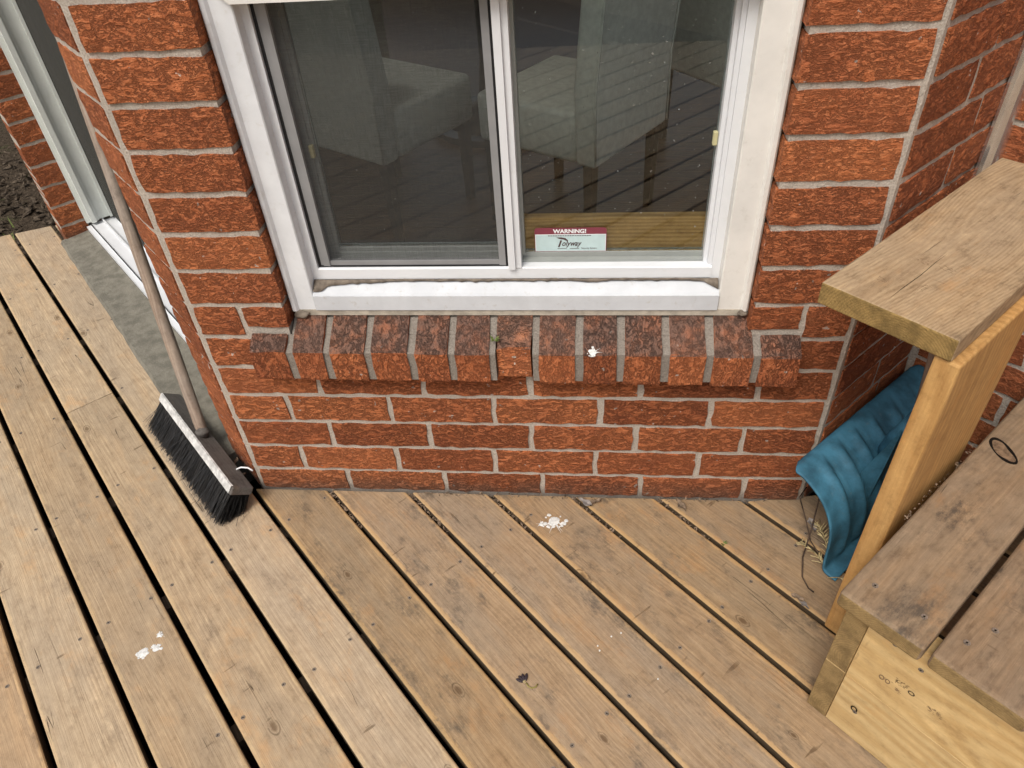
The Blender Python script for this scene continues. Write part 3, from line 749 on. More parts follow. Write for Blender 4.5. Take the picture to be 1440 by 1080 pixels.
# first chair: its back towards the window
f1 = Vector((.53, .85, 0)).normalized(); s1 = Vector((f1.y, -f1.x, 0))
o1 = Vector((.15, 1.08, 0)) - s1 * .46
chair((o1.x, o1.y), f1, 'linen chairs round the table', 'pale linen dining chair with its back to the left window pane')
f2 = Vector((-.84, .55, 0)).normalized(); s2_ = Vector((f2.y, -f2.x, 0))
o2 = Vector((.84, 1.03, 0))
chair((o2.x, o2.y), f2, 'linen chairs round the table', 'linen dining chair seen from the side behind the right window pane')
f3 = Vector((.82, .58, 0)).normalized(); s3 = Vector((f3.y, -f3.x, 0))
chair((1.10, 2.03), f3, 'linen chairs round the table', 'linen dining chair standing apart against the room wall')
# round table
tc_ = Vector((.38, 2.25, ZF)); fr = Matrix.Translation(tc_)
tb = put('round_table', None, None, fr, label='round pale-topped pedestal table among the linen chairs', cat='table')
b = MB(); b.tube([(0, 0, .72), (0, 0, .75)], .55, 48); me = b.mesh('table_top', plain('table_white', (.6, .6, .57), .3, .5)); put('table_top', me, tb, fr)
b = MB(); b.tube([(0, 0, .03), (0, 0, .10), (0, 0, .3), (0, 0, .719)], [.24, .07, .05, .06], 24); put('pedestal', b.mesh('pedestal', M_DARK, True), tb, fr)
b = MB(); b.tube([(0, 0, 0), (0, 0, .0299)], .30, 32); put('base', b.mesh('base', M_DARK), tb, fr)
# wooden bar laid in the slider track
b = MB(); b.box(0, .362, 0, .020, 0, .092); me = b.mesh('security_bar', M_OAK); bevel_mesh(me, .002)
put('security_bar', me, None, Matrix.Translation((.6895, .1065, .600)), label='grainy oak bar laid in the track behind the right window pane', cat='wood bar')
b = MB(); b.box(.2601, 1.0704, .1302, .20, .560, .5875); b.box(.16, 1.17, .2002, .215, .54, .575); put('window_stool', b.mesh('window_stool', M_WHITE), house)

# ------------------------------------------------------------------ sticker on the right pane
SX, SZ, SW, SH = .7135, .620, .1395, .0585
stk = put('warning_sticker', None, None, Matrix.Translation((SX, .0918, SZ)), label='maroon and pale blue security warning sticker on the right window pane', cat='sticker')
def text_mesh(txt, size, mat, shear=0.0, bold=0.0, sx=1.0):
    cu = bpy.data.curves.new('t', 'FONT'); cu.body = txt; cu.size = size; cu.shear = shear; cu.offset = bold; cu.extrude = .0001
    o = bpy.data.objects.new('t', cu); COL.objects.link(o)
    dg = bpy.context.evaluated_depsgraph_get(); dg.update()
    me = bpy.data.meshes.new_from_object(o.evaluated_get(dg)); bpy.data.objects.remove(o); bpy.data.curves.remove(cu)
    me.materials.clear(); me.materials.append(mat)
    for p in me.polygons: p.material_index = 0
    return me
SFR = frame(Vector((SX, .0918, SZ)), XX, Vector((0, 0, 1)), Vector((0, -1, 0)))   # local x right, y up, z towards the viewer
def rrect(w, h, r, n=5):
    pts = []
    for (cx, cy, a0) in ((w - r, h - r, 0), (r, h - r, 90), (r, r, 180), (w - r, r, 270)):
        for k in range(n + 1):
            a = math.radians(a0 + 90 * k / n); pts.append((cx + r * math.cos(a), cy + r * math.sin(a)))
    return pts
b = MB(); b.prism(rrect(SW, SH, .006), 0, .0003); put('backing', b.mesh('backing', M_MAROON), stk, SFR)
b = MB(); b.box(.001, SW - .001, .0075, .0445, .0004, .0006); put('white_border', b.mesh('white_border', M_PRINTW), stk, SFR)
b = MB(); b.box(.0022, SW - .0022, .0085, .0435, .0007, .0009); put('pale_panel', b.mesh('pale_panel', M_PALE), stk, SFR)
def lettering(txt, x, y, size, mat, shear=0, bold=0, z=.0012, width=None, name='lettering'):
    me = text_mesh(txt, size, mat, shear, bold)
    if width:
        xs = [v.co.x for v in me.vertices]; k = width / (max(xs) - min(xs))
        for v in me.vertices: v.co.x = (v.co.x - min(xs)) * k
    return put(name, me, stk, SFR @ Matrix.Translation((x, y, z)))
lettering('WARNING!', .036, .0475, .0118, M_PRINTW, bold=.0004, width=.064)
lettering('olyway', .0535, .0195, .0165, M_INK, shear=.35, bold=.0002, width=.038)
b = MB()   # the big leaning P with a swept-back flag
b.prism([(.045, .0165), (.0485, .0165), (.0535, .0315), (.0500, .0315)], .0011, .0012)
b.prism([(.042, .0378), (.052, .0382), (.060, .0365), (.0645, .0320), (.0648, .0270), (.0620, .0305), (.0565, .0332), (.0490, .0345)], .0011, .0012)
b.prism([(.044, .0128), (.062, .0128), (.063, .0138), (.0445, .0138)], .0011, .0012); b.prism([(.068, .0128), (.086, .0128), (.087, .0138), (.0685, .0138)], .0011, .0012)
put('emblem', b.mesh('emblem', M_INK), stk, SFR)
lettering('Security System', .091, .0125, .0042, M_INK, width=.030)
lettering('Polyway Technology Ltd.', .009, .0022, .0040, M_PRINTW, width=.048)
b = MB()          # two lines of print too small to read in the photograph
for k in range(9): b.box(.099 + k * .0035, .1015 + k * .0035, .0028, .0046, .0011, .0012)
put('fine_print', b.mesh('fine_print', M_PRINTW), stk, SFR)
b = MB()
for k in range(18): b.box(.026 + k * .0047, .0297 + k * .0047, .0410, .0424, .0011, .0012)
put('fine_print', b.mesh('fine_print', M_INK), stk, SFR)

# ------------------------------------------------------------------ deck
TH = math.radians(45.5667); C0 = -.0194; PB = .1450; GAP = .0125
bn = Vector((math.sin(TH), math.cos(TH), 0)); bv = Vector((math.cos(TH), -math.sin(TH), 0))
FR_DECK = frame(Vector((0, 0, 0)), bv, bn)            # local (v', n', z)
deck = put('deck', None, None, I4, kind='structure')
JOISTS = [-1.85, -1.46, -1.06, -.663, -.262, .136, .525, .988, 1.40, 1.80, 2.2]
TB = .034
def v_wall(nn):
    """first v' at which a board edge with this n' is clear of the bay wall"""
    # front wall y = 0:  y = v'*bv.y + n'*bn.y
    a = nn * bn.y / -bv.y + .006
    # right face of the bay: v45 = vR  ->  n', v' nearly the same
    if nn > .93: a = max(vR - (nn * .0099) + .012, 0)
    return a
def board(n0, n1, va, vb, tint, mat, name='deck_board', screws=True):
    """va, vb: functions of n'"""
    r = .0055; y0, y1 = n0, n1
    ring = [(y0, -TB)] + [(y0 + r - r * math.cos(a), -r + r * math.sin(a)) for a in (0, .5, 1.05, math.pi / 2)] + [(y1 - r + r * math.sin(a), -r + r * math.cos(a)) for a in (0, .5, 1.05, math.pi / 2)] + [(y1, -TB)]
    mid = (va((n0 + n1) / 2) + vb((n0 + n1) / 2)) / 2; cy = (n0 + n1) / 2
    vs = []
    for fn in (va, vb):
        for (y, z) in ring: vs.append((fn(y) - mid, y - cy, z))
    k = len(ring)
    mb = MB(); mb.add(vs, [tuple(range(k)), tuple(range(k, 2 * k))[::-1]] + [(i, (i + 1) % k, k + (i + 1) % k, k + i) for i in range(k)])
    tilt = Matrix.Rotation(random.uniform(-.004, .004), 4, 'X')
    wm = FR_DECK @ Matrix.Translation((mid, cy, random.uniform(-.0012, .0006))) @ tilt
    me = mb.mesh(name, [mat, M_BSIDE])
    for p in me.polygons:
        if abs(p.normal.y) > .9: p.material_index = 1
    o = put(name, me, deck, wm, color=tint)
    if screws:
        for jv in JOISTS:
            for s in (-1, 1):
                nn = cy + s * (.046 + random.uniform(-.006, .006)); vv = jv + random.uniform(-.007, .007)
                if va(nn) + .012 < vv < vb(nn) - .012 and vv < 1.9 and abs(nn) < 1.4:
                    put('screw', SCREW, o, wm @ Matrix.Translation((vv - mid, nn - cy, .0003)) @ Matrix.Rotation(random.uniform(0, 3), 4, 'Z'))
    return o
sm = MB()
ng = 10
ringv = lambda r, z: [(r * math.cos(2 * math.pi * i / ng), r * math.sin(2 * math.pi * i / ng), z) for i in range(ng)]
sm.add(ringv(.0044, 0) + ringv(.0040, .0005) + ringv(.0014, .0003), [(i, (i + 1) % ng, ng + (i + 1) % ng, ng + i) for i in range(ng)] + [(ng + i, ng + (i + 1) % ng, 2 * ng + (i + 1) % ng, 2 * ng + i) for i in range(ng)], 0)
sm.add(ringv(.0014, .00035), [tuple(range(ng))], 1)
SCREW = sm.mesh('screw', [M_SCREW, M_HOLE], False, False)

END = lambda nn: -1.952 + .32 * nn
tints = {1: (1.06, 1.07, 1.10), 2: (1.08, 1.06, 1.03), 3: (.97, .94, .90), 4: (1.12, 1.12, 1.12), 5: (1.08, .98, .88), 0: (.95, .94, .90), -1: (1.05, 1.04, 1.04), -2: (1.02, 1.02, 1.04), -3: (1.0, .97, .93), -4: (1.0, .96, .88), -5: (.95, .93, .90), -6: (.92, .89, .86), -7: (.9, .88, .85)}
for k in range(-14, 27):
    # board k lies between gap k (upper n) and gap k+1 ; gap k at n' = C0 - k*PB
    gp_ = GAP if k >= 0 else GAP - .0030; n1 = C0 - k * PB - gp_ / 2; n0 = C0 - (k + 1) * PB + gp_ / 2
    tint = tints.get(k + 1, tuple(random.uniform(.9, 1.1) for _ in range(1)) * 3)
    mat = M_DECK if k >= 0 else M_DECK_WORN
    if k in (0,): mat = M_DECK
    far = lambda nn: min(3.4 + (nn + .0) * 1.0, 5.2) if nn > -1.8 else 3.4 + nn
    far = lambda nn: nn + 4.75 if nn < .6 else 2.6 + nn
    if k >= 0:
        left = END if k < 11 else (lambda nn: -2.6)
        if k == 1:
            J = -.663
            board(n0, n1, left, lambda nn: J - .0012, (1.12, 1.11, 1.10), mat); board(n0, n1, lambda nn: J + .0012, far, (1.02, 1.0, .97), mat)
        else: board(n0, n1, left, far, tint, mat)
    else:
        board(n0, n1, v_wall, far, tint, mat)
board(C0 + GAP / 2, C0 + .052, END, lambda nn: -1.765, (1.08, 1.07, 1.04), M_DECK, screws=False)
for jv in JOISTS + [2.7, 3.2, 3.7]:
    b = MB(); b.box(jv - .02, jv + .02, -3.6 if jv > -.3 else -3.2, min(1.2, jv - .1) if jv > .1 else (-.09 if jv < -.05 else -.03), -.22, -TB - .002)
    put('joist', b.mesh('joist', M_JOIST), deck, FR_DECK, color=(.5, .47, .45))

# ------------------------------------------------------------------ landing step and its side ledge
land = put('landing_step', None, None, Matrix.Translation(NV(.9, 1.3, 0)), label='wooden box step with two tread boards and pale new riser boards', cat='step')
def plank(parent, name, v0, v1, n0, n1, z0, z1, mat, bev=.004, along='n', color=(1, 1, 1), endmat=None, seg=2):
    """box in (v,n,z) whose local x runs along the grain"""
    c = NV((n0 + n1) / 2, (v0 + v1) / 2, (z0 + z1) / 2)
    if along == 'n': fr = frame(c, XN, -XV); L, Wd = n1 - n0, v1 - v0
    else: fr = frame(c, XV, XN); L, Wd = v1 - v0, n1 - n0
    b = MB(); b.box(-L / 2, L / 2, -Wd / 2, Wd / 2, -(z1 - z0) / 2, (z1 - z0) / 2)
    me = b.mesh(name, [mat, endmat or mat])
    bevel_mesh(me, bev, seg)
    if endmat:
        for p in me.polygons:
            if abs(p.normal.x) > .85: p.material_index = 1
    return put(name, me, parent, fr, color=color)
NRI = .524
TZ = .380
t1 = plank(land, 'tread_board', 1.2065, 1.3385, .497, NR - .012, TZ - .036, TZ, M_TREAD, .007, 'n', (1.0, .98, .95), M_END, 3)
t2 = plank(land, 'tread_board', 1.3475, 1.4800, .500, NR - .012, TZ - .036, TZ - .0005, M_TREAD, .007, 'n', (.98, .93, .88), M_END, 3)
t3 = plank(land, 'tread_board', 1.4920, 1.6240, .498, NR - .012, TZ - .036, TZ, M_TREAD, .007, 'n', (1, .97, .95), M_END, 3)
t4 = plank(land, 'tread_board', 1.6360, 1.7680, .498, NR - .012, TZ - .036, TZ, M_TREAD, .007, 'n', (1, .97, .95), M_END, 3)
plank(land, 'side_board', 1.2190, 1.2562, NRI, NR - .02, .004, .1630, M_RISER, .0015, 'n', (.7, .66, .6), M_END)
plank(land, 'side_board', 1.2190, 1.2562, NRI, NR - .02, .1645, .3430, M_RISER, .0015, 'n', (.72, .68, .6), M_END)
r1 = plank(land, 'riser_board', 1.2572, 1.80, NRI + .0005, NRI + .038, .004, .1630, M_RISER, .0015, 'v', (1.0, 1.0, 1.0))
r2 = plank(land, 'riser_board', 1.2572, 1.80, NRI - .0005, NRI + .038, .1645, .3430, M_RISER, .0015, 'v', (1.06, 1.04, 1.0))
for (nn, vv) in ((.545, 1.237), (.548, 1.312), (.60, 1.39), (.552, 1.372), (.62, 1.445)):
    put('screw', SCREW, t1 if vv < 1.34 else t2, Matrix.Translation(NV(nn, vv, TZ + .0003)) @ Matrix.Scale(1.15, 4))
for (vv, zz) in ((1.30, .315), (1.295, .085), (1.345, .30)):
    put('screw', SCREW, r2 if zz > .16 else r1, frame(NV(NRI - .0009, vv, zz), XV, Vector((0, 0, 1)), -XN))
# knot in the tread
kn = MB(); ng = 28
for (a, c, z0, mi) in ((1.0, .80, .0004, 0),):
    o_ = [(.034 * math.cos(2 * math.pi * i / ng) * (1 + .04 * math.sin(2 * math.pi * i / ng * 3)), .0175 * math.sin(2 * math.pi * i / ng) * (1 + .06 * math.cos(2 * math.pi * i / ng * 2)), z0) for i in range(ng)]
    i_ = [(p[0] * (.80 + .08 * math.sin(i * .45)), p[1] * (.72 + .12 * math.sin(i * .67)), z0) for i, p in enumerate(o_)]
    kn.add(o_ + i_, [(i, (i + 1) % ng, ng + (i + 1) % ng, ng + i) for i in range(ng)], 0); kn.add([(p[0], p[1], z0 - .0001) for p in i_], [tuple(range(ng))], 1)
put('knot', kn.mesh('knot', [M_HOLE, plain('knot_wood', (.205, .135, .082), .8, .2, .25, 90)], False, False), t1, frame(NV(.966, 1.243, TZ), (XV * .8 + XN * -.6).normalized(), (XN * .8 + XV * .6).normalized()))

def stamp_marks(parent, fr, marks, mat, name='ink_stamp'):
    mb = MB()
    for kind, x, y, w, h in marks:
        if kind == 'o':
            n_ = 16; o_ = [(x + w * math.cos(2 * math.pi * i / n_), y + h * math.sin(2 * math.pi * i / n_), 0) for i in range(n_)]; i_ = [(x + w * .62 * math.cos(2 * math.pi * i / n_), y + h * .6 * math.sin(2 * math.pi * i / n_), 0) for i in range(n_)]
            mb.add(o_ + i_, [(i, (i + 1) % n_, n_ + (i + 1) % n_, n_ + i) for i in range(n_)])
        else: mb.add([(x, y, 0), (x + w, y, 0), (x + w, y + h, 0), (x, y + h, 0)], [(0, 1, 2, 3)])
    return put(name, mb.mesh(name, mat, False, False), parent, fr)
rnd = random.Random(11)
def scribble(x, y, w, h, n):
    return [('r', x + rnd.uniform(0, w), y + rnd.uniform(0, h), rnd.uniform(.001, .004), rnd.uniform(.0005, .0012)) for _ in range(n)]
FRR = lambda v, z: frame(NV(NRI - .0012, v, z), XV, Vector((0, 0, 1)), -XN)
stamp_marks(r2, FRR(1.305, .222), [('o', 0, 0, .0045, .006), ('o', .010, .0, .004, .006)] + scribble(-.005, -.006, .02, .012, 8), M_STAMPF)
stamp_marks(r2, FRR(1.322, .232), scribble(0, 0, .018, .014, 34), M_STAMP); stamp_marks(r2, FRR(1.350, .235), [('o', 0, 0, .0055, .005)], M_STAMP)
stamp_marks(r2, FRR(1.375, .225), scribble(0, 0, .024, .014, 30), M_STAMPF); stamp_marks(r2, FRR(1.326, .212), scribble(0, 0, .010, .010, 14), M_STAMPF)
stamp_marks(r1, FRR(1.292, .092), [('o', 0, 0, .006, .0075)], M_HOLE, 'knot')

# ledge: wide cap on a plank, between the bay and the step
led = put('side_ledge', None, None, Matrix.Translation(NV(.95, 1.1, 0)), label='wide weathered cap board on an upright plank between bay wall and step', cat='ledge')
CZ = .745
cap = plank(led, 'cap_board', .9705, 1.1770, .683, NR - .022, CZ - .038, CZ, M_CAP, .003, 'n', (1.0, .98, .95), M_ENDCAP)
# upright plank, vertical grain, chamfered foot outline
b = MB(); b.box(-.135, .135, -.019, .019, -.352, .352); me = b.mesh('upright_plank', M_POST); bevel_mesh(me, .004, 2)
put('upright_plank', me, led, frame(NV(.823, 1.1715, .3525), XN, -XV), color=(1, 1, 1))
b = MB(); b.box(-.135, .135, -.019, .019, -.352, .352); me = b.mesh('upright_plank', M_POST); bevel_mesh(me, .004, 2)
put('upright_plank', me, led, frame(NV(1.10, 1.1812, .3525), XN, -XV), color=(.9, .86, .8)) if False else None
FRC = frame(NV(.83, 1.055, CZ + .0003), XN, -XV)
FRV = lambda n, v: frame(NV(n, v, CZ + .0004), XV, XN)
stamp_marks(cap, FRV(.832, 1.035), scribble(0, 0, .022, .014, 22) , M_STAMPF); stamp_marks(cap, FRV(.840, 1.070), scribble(0, -.004, .022, .014, 24), M_STAMPF)
stamp_marks(cap, FRV(.745, 1.020), scribble(0, 0, .016, .012, 14), M_STAMPF); stamp_marks(cap, FRV(.758, 1.078), scribble(0, 0, .010, .022, 14), M_STAMPF)
b = MB(); pts = [(-.085, 0), (-.05, .0006), (0, -.0008), (.05, .0010), (.085, 0), (.05, .0002), (0, -.0017), (-.05, -.0003)]
b.prism(pts, .0, .0002); put('crack', b.mesh('crack', M_HOLE), cap, frame(NV(.80, 1.062, CZ + .0001), XN, -XV))

# ------------------------------------------------------------------ push broom
br = put('push_broom', None, None, Matrix.Translation(NV(-.07, -.19, 0)), label='push broom with black bristles and chipped white block leaning by the patio door', cat='broom')
db = Vector((0, -.6, -.8)); up_ = -db                       # in FR_NV (v, n, z)
wd = Vector((0, .8, -.6))
E0 = Vector((0, -.070, .096)); V0, V1 = -.425, .050
def BP(v, a, c): return Vector((v, 0, 0)) + E0 + wd * a + db * c      # a across the block, c towards the bristles
b = MB(); ring = [(.001, .0), (.055, .0), (.056, .022), (.0, .022)]
vs = [BP(V0, a, c) for a, c in ring] + [BP(V1, a, c) for a, c in ring]
b.add(vs, [(0, 1, 2, 3)[::-1], (4, 5, 6, 7)] + [(i, (i + 1) % 4, 4 + (i + 1) % 4, 4 + i) for i in range(4)])
me = b.mesh('block', M_BLOCK); bevel_mesh(me, .003, 2); blk = put('block', me, br, FR_NV)
b = MB(); nseg = 40; rnd = random.Random(2)
a_, c_ = [], []
for i in range(nseg + 1):
    v = V0 + .004 + (V1 - V0 - .012) * i / nseg
    a_.append(BP(v, -.0012 + .0045 + .0018 * noise.noise(Vector((v * 60, 1, 0))), -.0010)); c_.append(BP(v, -.0012, .0008)); 
lo = [BP(V0 + .004 + (V1 - V0 - .012) * i / nseg, -.0012, .0210 + .0012 * noise.noise(Vector((i * .9, 5, 0)))) for i in range(nseg + 1)]
vs = a_ + c_ + lo; q = nseg + 1
b.add(vs, [(i, i + 1, q + i + 1, q + i) for i in range(nseg)] + [(q + i, q + i + 1, 2 * q + i + 1, 2 * q + i) for i in range(nseg)])
o = put('white_paint', b.mesh('white_paint', M_PAINT), blk, FR_NV)
b = MB(); rnd = random.Random(8)
for i in range(7000):
    v = rnd.uniform(V0 + .004, V1 - .004); a = rnd.uniform(.002, .054)
    p = BP(v, a, .0215); 
    dirv = (db + Vector((rnd.gauss(0, .045 if i % 12 else .22) + (v - (V0 + V1) / 2) * .18, 0, 0)) + wd * (rnd.gauss(0, .04 if i % 12 else .2) + (a - .028) * 4.0)).normalized()
    L = rnd.uniform(.076, .092)
    if dirv.z < 0: L = min(L, (p.z - .0025) / -dirv.z)
    q = p + dirv * L; s = Vector((1, 0, 0)) * .0011; s2v = wd * .0010; k_ = rnd.uniform(.35, .8)
    b.add([p - s, p + s, p + s2v, q - s * k_, q + s * k_, q + s2v * k_], [(0, 1, 4, 3), (1, 2, 5, 4), (2, 0, 3, 5)])
put('bristles', b.mesh('bristles', M_BRIST, False, False), br, FR_NV, kind='stuff')
HA = BP(-.195, .026, -.004); HB = Vector((-.690, .088, .690)); d_ = (HB - HA); HTOP = HA + d_ * 1.42
HTOP = HA + d_ * 1.36
b = MB(); pts = [HA + (HTOP - HA) * (i / 8) for i in range(9)]
L_ = (HTOP - HA).length; zax = (HTOP - HA).normalized(); xax = zax.orthogonal().normalized(); yax = zax.cross(xax)
hfr = FR_NV @ frame(HA, xax, yax, zax)
b.tube([(0, 0, L_ * t) for t in (0, .02, .1, .3, .6, .9, .985, 1.0)], [.0120, .0142, .0150, .0152, .0150, .0146, .0130, .007], 14)
put('handle', b.mesh('handle', M_HANDLE, True), br, hfr)
b = MB(); sp = BP(-.195, .026, 0)
b.tube([sp + db * .001, sp - db * .006, sp + (HTOP - HA).normalized() * .018], [.017, .0165, .0155], 14); put('socket', b.mesh('socket', M_BLOCK, True), br, FR_NV)
b = MB(); pts = [BP(.0 - .03, .045, -.001), BP(-.025, .052, -.010), BP(-.012, .062, -.017), BP(.0, .070, -.016)]; b.tube(pts, .0022, 6); put('plastic_tie', b.mesh('plastic_tie', M_PRINTW, True), br, FR_NV)

# ------------------------------------------------------------------ snow shovel
sh = put('snow_shovel', None, None, Matrix.Translation(NV(1.03, 1.02, 0)), label='scuffed blue plastic snow shovel tucked between the bay wall and the step', cat='shovel')
prof = [(.9455, .214), (.958, .2205), (.976, .218), (1.003, .204), (1.030, .183), (1.052, .155), (1.067, .122), (1.0745, .085), (1.0775, .045), (1.082, .014), (1.092, .0075), (1.112, .0055)]
# resample
def cat(p0, p1, p2, p3, t): return tuple(.5 * ((2 * p1[i]) + (-p0[i] + p2[i]) * t + (2 * p0[i] - 5 * p1[i] + 4 * p2[i] - p3[i]) * t * t + (-p0[i] + 3 * p1[i] - 3 * p2[i] + p3[i]) * t ** 3) for i in range(2))
pp = []
for i in range(len(prof) - 1):
    a, b_, c, d_q = prof[max(i - 1, 0)], prof[i], prof[i + 1], prof[min(i + 2, len(prof) - 1)]
    for k in range(4): pp.append(cat(a, b_, c, d_q, k / 4))
pp.append(prof[-1])
nS = len(pp); nL = 90; vs = []; fs = []
N0, N1 = .803, 1.290
def smooth(t): t = max(0, min(1, t)); return t * t * (3 - 2 * t)
for j in range(nL + 1):
    u = j / nL
    for i, (v, z) in enumerate(pp):
        s = i / (nS - 1)
        nst = N0 + .035 * (1 - smooth(s / .16)) ** 2 + .006 * math.sin(s * 5) ; nen = N1 - .02 * (1 - smooth(s / .15)) ** 2
        n_ = nst + (nen - nst) * u
        i0, i1 = max(i - 1, 0), min(i + 1, nS - 1)
        tv, tz = pp[i1][0] - pp[i0][0], pp[i1][1] - pp[i0][1]; L = math.hypot(tv, tz); nv_, nz_ = -tz / L, tv / L     # outward (convex) side
        hgt = 0
        fade = smooth((s - .12) / .2) * smooth((.86 - s) / .14)
        for (cn, wid, amp, sk) in ((.868, .013, .011, .05), (.925, .013, .0135, .07), (.982, .013, .0135, .09), (1.045, .012, .011, .1), (1.12, .016, .009, .06), (1.19, .016, .008, .04)):
            cc = cn + sk * (s - .5) ** 2 * 1.2 - .02 * s
            hgt += amp * math.exp(-((n_ - cc) / wid) ** 2) - amp * .55 * math.exp(-((n_ - cc - wid * 1.55) / (wid * .38)) ** 2)
        hgt *= fade; hgt += .0006 * noise.noise(Vector((n_ * 30, s * 9, 0)))
        lift = .016 * (u) * (1 - s)
        vs.append((v + nv_ * hgt + lift * .8, n_, z + nz_ * hgt + lift))
for j in range(nL):
    for i in range(nS - 1): fs.append((j * nS + i, j * nS + i + 1, (j + 1) * nS + i + 1, (j + 1) * nS + i))
b = MB(); b.add(vs, fs); me = b.mesh('blade', M_BLUE, True, False)
o = put('blade', me, sh, FR_NV); md = o.modifiers.new('thick', 'SOLIDIFY'); md.thickness = .0045; md.offset = -1
# rolled rim along the near edge
SA = Vector((1.058, 1.02, .235)); SB = Vector((1.090, .985, .345)); SC = Vector((1.098, .905, .560)); SD = Vector((1.100, .863, .690))
b = MB(); b.tube([Vector((1.048, 1.035, .150)), SA, SB], [.028, .021, .018], 14); put('socket', b.mesh('socket', M_BLUE, True), sh, FR_NV)
for (off, zz) in ((-.075, .13), (.070, .13)):
    b = MB(); t = .003
    p0 = Vector((1.072, 1.02 + off, .10)); p1 = Vector((1.040, 1.02 + off * 1.15, .175)); p2 = Vector((1.0745, .995 + off * .12, .310)); p3 = Vector((1.068, 1.02 + off * .10, .16))
    sd_ = Vector((0.4, 1, 0)).normalized() * t
    b.add([p0 - sd_, p1 - sd_, p2 - sd_, p3 - sd_, p0 + sd_, p1 + sd_, p2 + sd_, p3 + sd_], [(0, 1, 2, 3), (7, 6, 5, 4), (0, 4, 5, 1), (1, 5, 6, 2), (2, 6, 7, 3), (3, 7, 4, 0)])
    put('gusset', b.mesh('gusset', M_BLUE), sh, FR_NV)
zax = (SD - SB).normalized(); xax = zax.orthogonal().normalized(); yax = zax.cross(xax); L_ = (SD - SB).length
sfr = FR_NV @ frame(SB, xax, yax, zax)
b = MB(); b.tube([(0, 0, 0), (0, 0, L_ * .5), (0, 0, L_)], .0128, 14); shf = put('shaft', b.mesh('shaft', M_HANDLE, True), sh, sfr, color=(.85, .8, .76))

# ------------------------------------------------------------------ litter
def dropping(loc, rad, seed, label, group=None, spikes=0.3, fr=None):
    b = MB(); rnd = random.Random(seed)
    def blob(cx, cy, r, h):
        n_ = 12; ph = rnd.uniform(0, 6); c = []
        for i in range(n_):
            a = 2 * math.pi * i / n_; q = r * (.75 + .35 * noise.noise(Vector((math.cos(a) * 1.7 + ph, math.sin(a) * 1.7, seed)))); c.append((cx + q * math.cos(a), cy + q * math.sin(a), .0001))
        inn = [(cx + (p[0] - cx) * .6, cy + (p[1] - cy) * .6, h * rnd.uniform(.7, 1.1)) for p in c]
        b.add(c + inn + [(cx, cy, h * .85)], [(i, (i + 1) % n_, n_ + (i + 1) % n_, n_ + i) for i in range(n_)] + [(n_ + i, n_ + (i + 1) % n_, 2 * n_) for i in range(n_)])
    blob(0, 0, rad * .72, .0022)
    if rad > .006:
        for k in range(int(9 + spikes * 14)):
            a = rnd.uniform(0, 6.3); d = rad * (.35 + rnd.random() ** 1.6 * (.35 + spikes * .5)); blob(d * math.cos(a), d * math.sin(a) * .8, rad * rnd.uniform(.08, .30), .0012)
        for k in range(int(spikes * 6)):
            a = rnd.uniform(0, 6.3); d = Vector((math.cos(a), math.sin(a), 0)); w = Vector((-d.y, d.x, 0)) * rad * .05; p0 = d * rad * .4; p1 = d * rad * rnd.uniform(1.0, 1.7); up = Vector((0, 0, .0006))
            b.add([p0 - w + up, p0 + w + up, p1 + up], [(0, 1, 2)])
    return put('bird_dropping', b.mesh('bird_dropping', M_DROP, True), None, fr or Matrix.Translation(Vector(loc)), label=label, cat='dropping', group=group)
dropping((-.099, -.457, .0004), .020, 1, 'larger round white bird dropping on the left deck boards', spikes=.1)
dropping((-.075, -.444, .0004), .016, 2, 'smaller half of the white bird dropping pair on the left deck boards', spikes=.1)
dropping((-.0815, -.414, .0004), .011, 3, 'small chalky bird dropping beside the round white pair', spikes=.2)
dropping((.745, -.082, .0004), .024, 4, 'splashed grey-white bird dropping on the deck near the brick wall', spikes=1.1)
dropping((.716, -.092, .0004), .010, 5, 'little white splash beside the splashed dropping near the wall', spikes=.6)
dropping((.829, -.0385, .4705), .013, 6, 'white bird dropping on the brick window sill', spikes=.7, fr=frame(Vector((.829, -.0365, .4735)), XX, Vector((0, .86, .5)), Vector((0, -.5, .86))))
for i, (x, y) in enumerate(((.873, -.373), (.849, -.405), (.961, -.459), (.893, -.364), (.845, -.395))):
    dropping((x, y, .0004), .0032, 20 + i, 'tiny white spatter dot on the stained deck boards', 'white spatter dots on the deck', .3)
def leaf(loc, rad, seed, mat, label, rot=0, group=None):
    n_ = 6; rnd = random.Random(seed); vs = []; fs = []
    for j in range(n_ + 1):
        for i in range(n_ + 1):
            x = (i / n_ * 2 - 1); y = (j / n_ * 2 - 1)
            wdt = (1 - y * y) ** .5 * (.6 + .25 * math.sin(5 * y + seed))
            vs.append((x * wdt * rad * .6, y * rad, max(.0015, rad * .28 + rad * .42 * noise.noise(Vector((x * 1.6 + seed, y * 1.7, seed * .3))) + .2 * rad * x * x)))
    for j in range(n_):
        for i in range(n_): fs.append((j * (n_ + 1) + i, j * (n_ + 1) + i + 1, (j + 1) * (n_ + 1) + i + 1, (j + 1) * (n_ + 1) + i))
    b = MB(); b.add(vs, fs)
    zmin = min(v[2] for v in vs)
    o = put('dry_leaf', b.mesh('dry_leaf', mat, True), None, Matrix.Translation(Vector((loc[0], loc[1], .0008 - zmin + .0005))) @ Matrix.Rotation(rot, 4, 'Z'), label=label, cat='leaf', group=group)
    md = o.modifiers.new('t', 'SOLIDIFY'); md.thickness = .0007; return o
leaf((.818, -.026), .019, 3, M_LEAFG, 'crumpled grey dry leaf against the foot of the wall', 1.0)
leaf((.842, -.022), .015, 5, M_LEAF, 'small brown curled leaf beside the grey one at the wall foot', 2.0)
